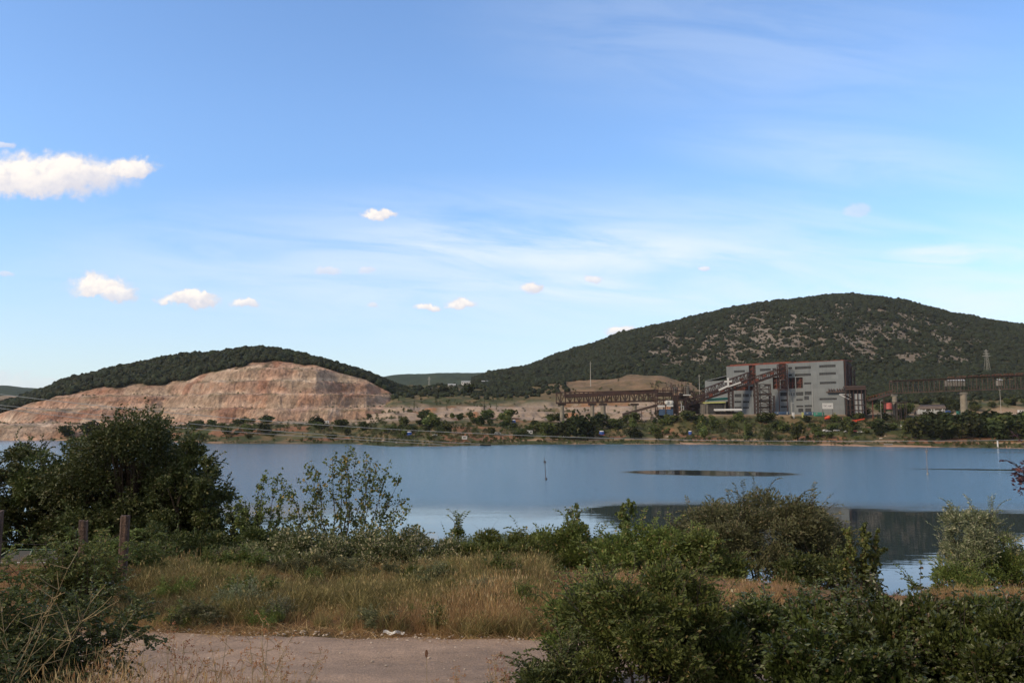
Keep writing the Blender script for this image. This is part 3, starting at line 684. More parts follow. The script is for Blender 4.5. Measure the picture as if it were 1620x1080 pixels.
M['concrete_dark'] = mat('stained_concrete', (0.19, 0.175, 0.15), 0.9, var=0.35, vscale=0.25)
M['white'] = mat('white_paint', (0.5, 0.5, 0.5), 0.6, var=0.12, vscale=0.8)
M['blue'] = mat('blue_paint', (0.035, 0.09, 0.34), 0.5, var=0.2, vscale=0.8)
M['blue_dull'] = mat('dull_blue_paint', (0.05, 0.09, 0.17), 0.6, var=0.4, vscale=0.3)
M['teal'] = mat('teal_sheet', (0.05, 0.24, 0.18), 0.7, var=0.35, vscale=0.3)
M['lime'] = mat('faded_lime_sheet', (0.35, 0.36, 0.13), 0.8, var=0.3, vscale=0.4)
M['orange'] = mat('orange_red_paint', (0.52, 0.07, 0.035), 0.55, var=0.25, vscale=0.6)
M['tank_red'] = mat('faded_red_paint', (0.42, 0.10, 0.09), 0.6, var=0.25, vscale=0.5)
M['brown'] = mat('brown_roof', (0.14, 0.105, 0.085), 0.9, var=0.4, vscale=0.4)
M['black'] = mat('black_rubber', (0.015, 0.015, 0.015), 0.8)
M['grey_paint'] = mat('grey_paint', (0.30, 0.31, 0.32), 0.6, var=0.2, vscale=1)
M['marks'] = mat('grey_lettering', (0.22, 0.20, 0.22), 0.7)
M['pole_grey'] = mat('grey_pole', (0.30, 0.29, 0.27), 0.7)

def hit(px, py, y0=440.0, y1=1500.0, st=1.5):
    """where the sight line through a photo pixel meets the far terrain"""
    Y = np.arange(y0, y1, st); p = P(px, py, 1.0); X = p.x * Y; Z = CAMZ + (p.z - CAMZ) * Y
    below = np.nonzero(far_z(X, Y) > Z)[0]; i = below[0] if len(below) else 60
    return float(X[i]), float(Y[i])
def V3(p): return Vector(p)
def truss(mb, a, b, h, w, n, t=0.5, diag=True, floor=True, post=0.35, side=2):
    """box truss: a and b are the ends of the bottom chord centre line"""
    a = Vector(a); b = Vector(b); d = (b - a); hd = Vector((d.x, d.y, 0)).normalized(); s = Vector((-hd.y, hd.x, 0)); up = Vector((0, 0, h))
    for k in (-1, 1):
        o = s * (w / 2 * k)
        mb.beam(a + o, b + o, t); mb.beam(a + o + up, b + o + up, t)
        for i in range(n + 1):
            p = a + d * (i / n) + o; mb.beam(p, p + up, post)
            if diag and i < n:
                q = a + d * ((i + 1) / n) + o
                if i % 2: mb.beam(p, q + up, post * 0.8)
                else: mb.beam(p + up, q, post * 0.8)
    for i in range(n + 1):
        p = a + d * (i / n); mb.beam(p - s * w / 2, p + s * w / 2, post); mb.beam(p - s * w / 2 + up, p + s * w / 2 + up, post)
    return mb
def lattice_tower(mb, c, w, z0, z1, n, t=0.4, br=0.22, dp=None):
    dp = dp or w; x, y = c
    cs = [(x - w / 2, y - dp / 2), (x + w / 2, y - dp / 2), (x + w / 2, y + dp / 2), (x - w / 2, y + dp / 2)]
    for q in cs: mb.beam((*q, z0), (*q, z1), t)
    for i in range(n + 1):
        z = z0 + (z1 - z0) * i / n
        for k in range(4):
            a, b = cs[k], cs[(k + 1) % 4]; mb.beam((*a, z), (*b, z), br)
            if i < n:
                zz = z0 + (z1 - z0) * (i + 1) / n
                mb.beam((*a, z), (*b, zz), br * 0.8)
    return mb

FA = P(1150, 620, 740.0); FB = P(1336, 620, 665.0)
FA.z = FB.z = 0; FU = (FB - FA).normalized(); FN = Vector((-FU.y, FU.x, 0)); FL = (FB - FA).length
FROT = math.atan2(FU.y, FU.x)
def FP(px, py):
    d = P(px, py, 1.0) - Vector((0, 0, CAMZ)); o = Vector((0, 0, CAMZ))
    t = (FA - o).dot(FN) / d.dot(FN); p = o + d * t
    return (p - FA).dot(FU), p.z
def build_factory():
    root = empty('factory_building', FA, FROT)
    tag(root, 'long grey clad ore plant building with rust red open steel bays', 'factory')
    GZ = 20.5; TOP = 65.0; S = FL
    def rect(x0, y0, x1, y1):
        a, zt = FP(x0, (y0)); b, zb = FP(x1, (y1)); return (a, b, zb, zt)
    wins = [(1161, 586, 1178.5, 588.8), (1202, 583.3, 1219.5, 586.3), (1222, 582.2, 1228, 585.2), (1247, 580.6, 1253, 583.4), (1257.5, 580, 1283, 583),
            (1296, 577.6, 1322, 580.4), (1247.5, 592, 1253, 594.6), (1257.5, 591.5, 1283, 594.2), (1296, 589.5, 1322.5, 592.4), (1272, 605, 1283.5, 607.6),
            (1297, 604, 1323, 606.8), (1209, 608.3, 1219.5, 610.8), (1234, 620.5, 1246, 626), (1247.6, 621, 1249, 625.8), (1251.6, 621, 1253, 625.6), (1255.2, 621, 1256.8, 625.4), (1259.5, 620, 1271, 625.5),
            (1273, 619, 1284, 624.3), (1235, 631.5, 1246, 634.5), (1260, 631, 1270, 633.5), (1272.5, 626.5, 1280, 632.2), (1296.5, 629.6, 1324, 632.2),
            (1235, 641.9, 1246, 644.6), (1260, 641.2, 1271, 643.8), (1273, 640.5, 1284.5, 643.6), (1274, 645.5, 1283.5, 652), (1263, 646, 1271, 652),
            (1200, 622, 1221, 625), (1200, 633, 1221, 636), (1200, 643, 1221, 646), (1175, 623, 1185, 627.6), (1187.3, 623.5, 1189, 627.6), (1191, 623.5, 1192.6, 627.4), (1175, 634, 1185.5, 637), (1175, 643.5, 1185, 646),
            (1162, 623, 1173, 628), (1162, 634, 1173, 637), (1162, 643.5, 1173, 646)]
    bays = [(1184.3, 575, 1196, 604), (1232, 574, 1244, 600), (1222.3, 597, 1233, 615), (1235, 601, 1245, 615), (1247, 597.5, 1258, 614.5), (1259, 597, 1270.3, 613.5),
            (1162, 611, 1184, 617), (1185.5, 611, 1193, 617)]
    W = [rect(*w) for w in wins]; B = [rect(*w) for w in bays]
    B[0] = (B[0][0], B[0][1], B[0][2], TOP); B[1] = (B[1][0], B[1][1], B[1][2], TOP)
    sl0 = FP(1115.5, 620)[0]; zlow = FP(1140, 602)[1]
    ext = [(0, S, GZ, TOP), (sl0, 0, GZ, zlow), (S, S + 4.2, GZ, FP(1337, 626)[1])]
    holes = W + B
    xs = sorted(set([round(v, 3) for e in ext + holes for v in e[:2]])); zs = sorted(set([round(v, 3) for e in ext + holes for v in e[2:]]))
    def solid(x, z):
        return any(e[0] < x < e[1] and e[2] < z < e[3] for e in ext) and not any(h[0] < x < h[1] and h[2] < z < h[3] for h in holes)
    mb = MB(); T = 0.7
    grid_ = [[solid((xs[i] + xs[i + 1]) / 2, (zs[j] + zs[j + 1]) / 2) for j in range(len(zs) - 1)] for i in range(len(xs) - 1)]
    for i in range(len(xs) - 1):
        for j in range(len(zs) - 1):
            if not grid_[i][j]: continue
            x0, x1, z0, z1 = xs[i], xs[i + 1], zs[j], zs[j + 1]
            mb.poly([(x0, 0, z0), (x1, 0, z0), (x1, 0, z1), (x0, 0, z1)]); mb.poly([(x0, T, z0), (x0, T, z1), (x1, T, z1), (x1, T, z0)])
            if i == 0 or not grid_[i - 1][j]: mb.poly([(x0, 0, z0), (x0, 0, z1), (x0, T, z1), (x0, T, z0)])
            if i == len(xs) - 2 or not grid_[i + 1][j]: mb.poly([(x1, 0, z0), (x1, T, z0), (x1, T, z1), (x1, 0, z1)])
            if j == 0 or not grid_[i][j - 1]: mb.poly([(x0, 0, z0), (x0, T, z0), (x1, T, z0), (x1, 0, z0)])
            if j == len(zs) - 2 or not grid_[i][j + 1]: mb.poly([(x0, 0, z1), (x1, 0, z1), (x1, T, z1), (x0, T, z1)])
    wall = mb.build('wall', M['clad'], root)
    # cladding seams
    g = NT(M['clad'].node_tree); bsdf = M['clad'].node_tree.nodes['Principled BSDF']
    old = bsdf.inputs['Base Color'].links[0].from_socket
    co = g.n('ShaderNodeTexCoord').outputs['Object']; sp = g.n('ShaderNodeSeparateXYZ'); g.put(sp.inputs[0], co)
    sx = g.m('FRACT', g.m('DIVIDE', sp.outputs[0], 6.0)); sz = g.m('FRACT', g.m('DIVIDE', sp.outputs[2], 3.6))
    pn = g.n('ShaderNodeTexWhiteNoise', noise_dimensions='2D'); g.put(pn.inputs['Vector'], g.comb(g.m('FLOOR', g.m('DIVIDE', sp.outputs[0], 6.0)), g.m('FLOOR', g.m('DIVIDE', sp.outputs[2], 3.6))))
    k = g.m('MULTIPLY', g.m('MULTIPLY', g.mr(sx, 0, 0.03, 0.8, 1), g.mr(sz, 0, 0.05, 0.85, 1)), g.mr(pn.outputs['Value'], 0, 1, 0.9, 1.06, False))
    st = g.mr(g.noise(g.v('MULTIPLY', co, (0.35, 0.35, 0.04)), 1.0, 5, 0.6), 0.5, 0.75, 1.0, 0.72)
    k = g.m('MULTIPLY', k, st)
    g.put(bsdf.inputs['Base Color'], g.mix(1.0, old, g.comb(k, k, k), 'MULTIPLY'))
    for (a, b, z0, z1) in W:
        f = MB(); n = max(1, int((b - a) / 1.6)); fr = 0.12
        for i in range(n + 1): f.box((a + (b - a) * i / n, 0.42, (z0 + z1) / 2), (fr, 0.12, z1 - z0))
        f.box(((a + b) / 2, 0.42, z0 + .06), (b - a, 0.14, 0.12)).box(((a + b) / 2, 0.42, z1 - .06), (b - a, 0.14, 0.12))
        w = f.build('window', M['steel_dark'], root)
        MB().box(((a + b) / 2, 0.55, (z0 + z1) / 2), (b - a, 0.05, z1 - z0)).build('pane', M['glass'], w)
    for q, (a, b, z0, z1) in enumerate(B):
        f = MB(); n = max(2, int((z1 - z0) / 3.2)); m_ = max(2, int((b - a) / 4))
        for i in range(n + 1): f.box(((a + b) / 2, 1.3, z0 + (z1 - z0) * i / n), (b - a, 0.5, 0.45))
        for i in range(m_ + 1): f.box((a + (b - a) * i / m_, 1.6, (z0 + z1) / 2), (0.45, 0.5, z1 - z0))
        for i in range(n): f.beam((a, 1.9, z0 + (z1 - z0) * i / n), (b, 1.9, z0 + (z1 - z0) * (i + 1) / n), 0.3)
        if q > 1: 
            for i in range(n): f.box((a + (b - a) * (0.3 + 0.4 * (i % 2)), 2.4, z0 + (z1 - z0) * (i + .5) / n), ((b - a) * 0.45, 0.8, (z1 - z0) / n * 0.7))
        f.build('steel_bay', M['rust_red'], root)
    bk = MB(); bk.box((S / 2, 9.5, (GZ + TOP) / 2 - 0.5), (S - 1.5, 15, TOP - GZ - 1.6)); bk.box((sl0 / 2, 9, (GZ + zlow) / 2 - .5), (-sl0 - 1, 12, zlow - GZ - 2)); bk.build('interior', M['dark'], root)
    rf = MB(); rf.box((S / 2, 9.2, TOP + 0.35), (S, 17, 0.7)); rf.box((S * 0.30, 9, TOP + 1.2), (S * 0.55, 14, 1.0)); rf.box((S * 0.62, 12, TOP + 1.0), (S * .16, 14, 0.7))
    rf.build('roof', M['rust_red'], root)
    lr_ = MB(); lr_.poly([(sl0, 0.8, zlow + 0.02), (0, 0.8, zlow + 4.0), (0, 14, zlow + 4.0), (sl0, 14, zlow + .02)], (0, 0, 0.5)); lr_.build('low_roof', M['clad'], root)
    # open steel frame at the right end
    sf = MB()
    for i in range(4):
        y = 1.5 + i * 6.0
        for x in (S + 0.6,): sf.box((x, y, (GZ + TOP - i * 2.2) / 2), (0.9, 0.9, TOP - GZ - i * 2.2))
    for k in range(12):
        z = GZ + 3 + k * 3.7
        if z < TOP - 1: sf.box((S + 0.6, 10.5, z), (0.5, 18, 0.5))
        if z < TOP - 4: sf.beam((S + 0.6, 1.5 + 6 * (k % 3), z), (S + 0.6, 1.5 + 6 * (k % 3 + 1), z + 3.7), 0.35)
    sf.build('steel_frame', M['rust'], root)
    sc = MB()
    for k, (y0, y1, z0, z1) in enumerate([(0.9, 7, 50, 64.4), (0.9, 10, 38, 49), (8, 14, 54, 62), (0.9, 18, 22, 36)]): sc.box((S + 0.1, (y0 + y1) / 2, (z0 + z1) / 2), (0.4, y1 - y0 - .3, z1 - z0))
    sc.build('side_cladding', M['rust'], root)
    # little roof canopy with vents over the right corner
    a = FP(1309, 621)[0]; zc = FP(1320, 620)[1]; vt = MB(); vt.box(((a + S + 1) / 2, -1.4, zc), (S + 1 - a, 2.6, 0.9))
    for i in range(6):
        x = a + 2 + i * (S - 2 - a) / 6 + (0.8 if i > 2 else 0); vt.tube((x, -1.4, zc + .4), (x, -1.4, zc + 2.8), 0.9, 0.35, 6)
    vt.build('vent_canopy', M['steel_dark'], root)
    # drain pipes and ladders
    for px in (1285.5, 1248, 1197.5): 
        x = FP(px, 620)[0]; MB().box((x, -0.25, (GZ + TOP) / 2 - 8), (0.3, 0.3, TOP - GZ - 20)).build('drain_pipe', M['grey_paint'], root)
build_factory()

def solid_prop(name, label, cat, c, rz=0, group=None):
    return tag(empty(name, c, rz), label, cat, group)

def build_annex():
    p = P(1354, 640, 650.0); root = solid_prop('annex_shed', 'low maroon steel annex at the right foot of the grey plant building', 'shed', (p.x, p.y, 20.8), FROT + 0.5)
    h = zat(613, 650) - 20.8
    MB().box((0, 6, h + 0.6), (15, 15, 1.6)).box((0, -1.5, h - 1.2), (15.6, 0.7, 1.4)).build('roof', M['steel_dark'], root)
    c = MB()
    for i in range(6): c.box((-7.2 + i * 2.88, -1.0, (h - 1.2) / 2), (0.6, 0.6, h - 1.2))
    for z in (3.8, 8, 12): c.box((0, -0.9, z), (15, 0.4, 0.5))
    c.build('steel_frame', M['rust'], root)
    MB().box((2, -.3, h / 2 - 2), (7, 0.3, h - 6)).build('panel', M['grey_paint'], root)
    MB().box((0, 7, h / 2), (14, 12, h - 1)).build('interior', M['dark'], root)
build_annex()

def gpt(px, py, D): return P(px, py, D)
def build_galleries():
    # long horizontal gallery on concrete piers, left of the plant
    D = 702.0
    root = solid_prop('conveyor_gallery', 'long rusty conveyor gallery on concrete piers left of the plant', 'conveyor gallery', (P(960, 640, D).x, D, 21))
    inv = Matrix.Translation(-Vector(root.location))
    def L(p): return Vector(p) - Vector(root.location)
    a = L(P(880, 638, D)); b = L(P(1040, 634.5, D)); h = zat(621, D) - zat(638, D)
    t = MB(); truss(t, a, b, h, 4.5, 22, 0.7, post=0.5); rr_ = random.Random(2)
    for i in range(34):
        p_ = a + (b - a) * rr_.random() + Vector((0, -2.4, h * rr_.uniform(.05, .7))); t.beam(p_, p_ + Vector((rr_.uniform(-5, 5), 0, rr_.uniform(-3, 3))), .35)
    t.build('truss', M['rust'], root)
    r = MB(); a2 = L(P(893, 625.5, D)); b2 = L(P(1040, 616.5, D)); r.beam(a2 + Vector((0, 0, -.6)), b2 + Vector((0, 0, -1.2)), 5.2, 3.2); r.beam(a + Vector((0, 0, .8)), b + Vector((0, 0, .8)), 3.6, 0.5)
    r.build('roof', M['rust'], root)
    for px, w in ((889, 3.6), (937, 3.4), (954, 4.4), (1004, 3.4)):
        p = P(px, 640, D); g = fz(p.x, p.y) - 1
        q = L((p.x, p.y, 0)); zt = zat(641.5, D) - root.location.z; zg = g - root.location.z
        MB().tube((q.x, q.y, zg), (q.x, q.y, zt), w / 2, n=14).build('pier', M['concrete'], root)
        MB().beam((q.x - 3.4, q.y, zt + 1.0), (q.x + 3.4, q.y, zt + 1.0), 3.4, 1.6).beam((q.x - 1.8, q.y, zt + .1), (q.x + 1.8, q.y, zt + .1), 2.6, .9).build('bracket', M['steel_dark'], root)
    # low sloping chute
    r2 = solid_prop('conveyor_chute', 'dark enclosed chute sloping down under the left gallery', 'conveyor', P(1015, 647, 690))
    o = Vector(r2.location); c = MB(); c.beam(P(985, 655.5, 690) - o, P(1039, 641, 690) - o, 2.6, 2.0); c.build('housing', M['steel_dark'], r2)
    for px in (1000, 1015, 1030):
        yy = 655.5 - (px - 985) * 14.5 / 54; p = P(px, yy, 690); MB().beam(p - o, Vector((p.x, p.y, fz(p.x, p.y) - .5)) - o, 0.35).build('leg', M['rust'], r2)
    # two inclined galleries climbing to the building
    for nm, lab, pts, h, w, n, D0, D1 in (
        ('inclined_gallery', 'upper rusty lattice gallery climbing steeply into the top left bay of the plant', ((1117, 626.5), (1186, 601)), 7.0, 4.5, 12, 712, 722),
        ('inclined_gallery', 'long lower rusty gallery climbing across the front of the plant', ((1084, 643), (1241, 590)), 5.2, 4.5, 26, 690, 694)):
        pa = P(*pts[0], D0); pb = P(*pts[1], D1); root = solid_prop(nm, lab, 'conveyor gallery', (pa + pb) / 2); o = Vector(root.location)
        t = MB(); truss(t, pa - o, pb - o, h, w, n, 0.6, post=0.42); t.build('truss', M['rust'], root)
        d = MB(); up = Vector((0, 0, h)); d.beam(pa - o + Vector((0, 0, .7)), pb - o + Vector((0, 0, .7)), w - 1, 1.5)
        d.beam(pa - o + up * .98, pb - o + up * .98, w * .3, 0.6); d.build('belt_deck', M['steel_dark'], root)
        rr = random.Random(5)
        for i in range(n):
            if rr.random() < 0.5:
                q = pa + (pb - pa) * ((i + .5) / n) - o; e = (pb - pa).normalized() * ((pb - pa).length / n * 0.48)
                z = Vector((0, -w / 2 - .1, h * rr.uniform(.3, .7))); MB().beam(q - e + z, q + e + z, 0.15, h * rr.uniform(.2, .5)).build('side_sheet', M['rust_red'], root)
    # trestle towers
    for px, D0, w, yt, lab in ((1156.5, 688, 3.4, 607, 'dark lattice tower under the white cross'), (1196.5, 690, 2.6, 603, 'slim dark lattice tower left of the stair tower'),):
        p = P(px, 640, D0); z0 = fz(p.x, p.y) - .4; root = solid_prop('lattice_tower', lab, 'tower', (p.x, p.y, z0)); t = MB(); lattice_tower(t, (0, 0), w, 0, zat(yt, D0) - z0, 9, 0.7, 0.35, 3.4); t.build('steel_frame', M['steel_dark'], root)
    p = P(1210, 640, 692); z0 = fz(p.x, p.y) - .4; root = solid_prop('stair_tower', 'rusty lattice stair tower standing against the middle of the plant', 'tower', (p.x, p.y, z0)); H = zat(608, 692) - z0
    t = MB(); lattice_tower(t, (0, 0), 9, 0, H, 6, 0.55, 0.3, 5); lattice_tower(t, (6.2, 0), 3.4, 0, H * .62, 6, 0.5, 0.3, 3); t.build('steel_frame', M['steel_dark'], root)
    s = MB()
    for i in range(6):
        z = H * i / 6; zz = H * (i + 1) / 6; s.box((0, 0, z + .2), (9, 5, 0.25)); s.beam((-4 if i % 2 else 4, -1, z), (4 if i % 2 else -4, -1, zz), 1.0, 0.3)
    s.build('stairs', M['rust'], root)
    # upper lattice head where the gallery meets the wall
    p = P(1238, 600, 693); root = solid_prop('transfer_tower', 'rusty lattice box where the long gallery meets the plant wall', 'transfer tower', (p.x, p.y, zat(617, 693)))
    t = MB(); lattice_tower(t, (0, 0), 7, 0, zat(577, 693) - zat(617, 693), 6, .55, .35, 4.5); t.beam((-3.4, 0, 0), (-3.4, 0, -22), .5); t.beam((3.4, 0, 0), (3.4, 0, -22), .5); t.build('steel_frame', M['rust'], root)
    # the gallery at the right of the plant
    D = 640.0
    root = solid_prop('conveyor_gallery', 'long dark conveyor gallery on two concrete piers right of the plant', 'conveyor gallery', (P(1540, 620, D).x, D, 21)); o = Vector(root.location)
    a = P(1410, 622, D) - o; m_ = P(1526, 617.5, D) - o; b = P(1700, 612, D) - o; h = zat(603, D) - zat(622, D)
    t = MB(); truss(t, a, m_, h, 4.2, 14, .6, diag=False, post=.36); truss(t, m_, b, h * 1.08, 4.2, 20, .6, diag=False, post=.36)
    t.build('truss', M['gallery_rust'], root)
    r = MB(); up = Vector((0, 0, h)); r.beam(a + up, m_ + up, 4.8, 1.1); r.beam(m_ + up * 1.08, b + up * 1.08, 4.8, .8); r.beam(a, m_, 4.4, .6); r.beam(m_, b, 4.4, .6); r.build('roof', M['gallery_rust'], root)
    r = MB(); q0 = P(1500, 600.5, D) - o; q1 = P(1640, 593, D) - o
    for i in range(30):
        p0 = q0 + (q1 - q0) * (i / 30); r.beam(p0, p0 + Vector((0, 0, 2.2)), .3)
        p1 = q0 + (q1 - q0) * ((i + 1) / 30)
        if i % 4 != 2: r.beam(p0 + Vector((0, 0, 2.1)), p1 + Vector((0, 0, 2.1)), .35)
        r.beam(p0 + Vector((0, 0, 1.0)), p1 + Vector((0, 0, 1.0)), .25)
    r.build('railing', M['rust_red'], root)
    for px, w, yb, yt in ((1415.5, 3.5, 641, 627), (1524.5, 4.9, 643, 624), (1650, 4.5, 645, 621)):
        p = P(px, 635, D) - o; zb = min(zat(yb, D), fz(p.x + o.x, D)) - 2 - o.z; zt = zat(yt, D) - o.z
        MB().tube((p.x, 0, zb), (p.x, 0, zt), w / 2, n=16).build('pier', M['concrete'], root)
        MB().beam((p.x - w * .7, 0, zt + .9), (p.x + w * .5, 0, zt + .9), w * .8, 1.6).build('cap', M['concrete_dark'], root)
    r3 = solid_prop('conveyor_ramp', 'dark sloping conveyor ramp joining the plant to the right gallery', 'conveyor', P(1390, 628, 645)); o = Vector(r3.location)
    c = MB(); c.beam(P(1373, 633.5, 646) - o, P(1410, 623, 642) - o, 3.6, 1.5); c.build('deck', M['steel_dark'], r3)
    c = MB()
    for i in range(9):
        p0 = P(1373 + 4.6 * i, 632 - 1.31 * i, 646 - .5 * i) - o; p1 = P(1373 + 4.6 * (i + 1), 632 - 1.31 * (i + 1), 645.5 - .5 * i) - o
        c.beam(p0, p0 + Vector((0, 0, 1.8)), .3); c.beam(p0 + Vector((0, 0, 1.8)), p1 + Vector((0, 0, 1.8)), .3)
    for px, yy in ((1380, 631), (1398, 626)):
        p = P(px, yy, 645); c.beam(p - o, Vector((p.x, p.y, fz(p.x, p.y) - .5)) - o, 0.6)
    c.build('railing', M['rust_red'], r3)
build_galleries()

def build_processing():
    D = 688.0; x0 = P(1038, 640, D).x; z0 = 20.8
    root = solid_prop('processing_tower', 'jumbled rusty processing tower with hoppers and pipes left of the plant', 'tower', (P(1058, 640, D).x, D, z0)); o = Vector(root.location)
    def X(px): return P(px, 640, D).x - o.x
    def Z(py): return zat(py, D) - z0
    t = MB()
    for px in (1038, 1051, 1064, 1071, 1083):
        for y in (-4, 4): t.box((X(px), y, Z(613 if px > 1045 else 618) / 2), (.65, .65, Z(613 if px > 1045 else 618)))
    for py in (649, 641, 633, 626, 618):
        t.box((X(1060), -4, Z(py)), (X(1084) - X(1038), .5, .6)).box((X(1060), 4, Z(py)), (X(1084) - X(1038), .5, .6))
        for px in (1038, 1051, 1071, 1083): t.box((X(px), 0, Z(py)), (.5, 8, .5))
    rr = random.Random(3)
    for i in range(130):
        px = rr.uniform(1030, 1092); py = rr.uniform(610, 652); p = Vector((X(px), rr.uniform(-4, 4), Z(py)))
        k = rr.random()
        if k < .45: t.beam(p, p + Vector((0, 0, rr.uniform(2, 6))), .35)
        elif k < .75: t.beam(p, p + Vector((rr.uniform(2, 6), 0, 0)), .35)
        else: t.beam(p, p + Vector((rr.uniform(2, 5), 0, rr.uniform(-4, 4))), .3)
    t.build('steel_frame', M['rust'], root)
    f = MB()
    for (a, b, c_, d) in ((1039, 1064, 621, 627), (1065, 1085, 625, 632), (1062, 1073, 634, 655), (1076, 1090, 622, 630)): f.box(((X(a) + X(b)) / 2, 1, (Z(c_) + Z(d)) / 2), (X(b) - X(a), 5, Z(c_) - Z(d)))
    f.build('housing', M['steel_dark'], root)
    h = MB(); 
    for px, py, r in ((1059.5, 640, 2.4),): 
        h.tube((X(1053.5), -4.6, Z(639)), (X(1053.5), -4.6, Z(635)), 1.6, 1.9, 10).tube((X(1060.5), -4.6, Z(639)), (X(1060.5), -4.6, Z(635)), 1.6, 1.9, 10)
    h.box((X(1044.5), -4.8, Z(642.6)), (X(1050) - X(1039), 1.2, 1.5)).box((X(1058), -4.8, Z(642)), (X(1063) - X(1053), 1.2, 1.5)).box((X(1085), -4.8, Z(625.3)), (X(1091) - X(1080), 2, .8))
    h.box((X(1057), -4.8, Z(637)), (X(1063) - X(1052), .8, 3.4))
    h.build('hopper', M['white'], root)
    MB().tube((X(1086), -1, Z(624)), (X(1086), -1, Z(611.5)), 2.0, n=12).build('silo', M['concrete_dark'], root); MB().tube((X(1068), -1, Z(622)), (X(1068), -1, Z(612)), 1.7, n=12).build('silo', M['concrete_dark'], root)
    MB().box((X(1046), -3, Z(652)), (X(1049) - X(1040), 3, 5)).build('bin', M['blue_dull'], root); MB().box((X(1058), -3, Z(652)), (X(1063) - X(1053), 3, 5)).build('bin', M['blue_dull'], root)
    g = MB(); g.tube((X(1076), -5, Z(650)), (X(1076), -5, Z(637)), .35, n=6).tube((X(1079.5), -5, Z(649)), (X(1079.5), -5, Z(642)), .35, n=6).beam((X(1074), -5, Z(643)), (X(1080), -5, Z(643)), .4).build('pipe', M['grey_paint'], root)
    # beam structures between the tower and the plant
    root = solid_prop('transfer_house', 'dark open steel transfer house between the processing tower and the plant', 'transfer house', (P(1098, 640, 700).x, 700, z0)); o = Vector(root.location)
    t = MB(); lattice_tower(t, (0, 0), 15, 0, zat(630, 700) - z0, 3, .6, .4, 6); lattice_tower(t, (4, 0), 8, zat(630, 700) - z0, zat(620, 700) - z0, 2, .5, .3, 5)
    for i in range(46): t.beam((rr.uniform(-8, 8), rr.uniform(-3, 3), rr.uniform(0, 10)), (rr.uniform(-8, 8), rr.uniform(-3, 3), rr.uniform(6, 16)), .4)
    t.build('steel_frame', M['rust'], root); MB().box((-1, 1, 5), (13, 4, 9)).build('housing', M['steel_dark'], root); MB().box((5.5, -3.4, 3), (5, .5, 6)).build('panel', M['concrete_dark'], root); MB().box((-6, -3.4, 2), (4, .5, 4)).build('panel', M['concrete_dark'], root)
build_processing()

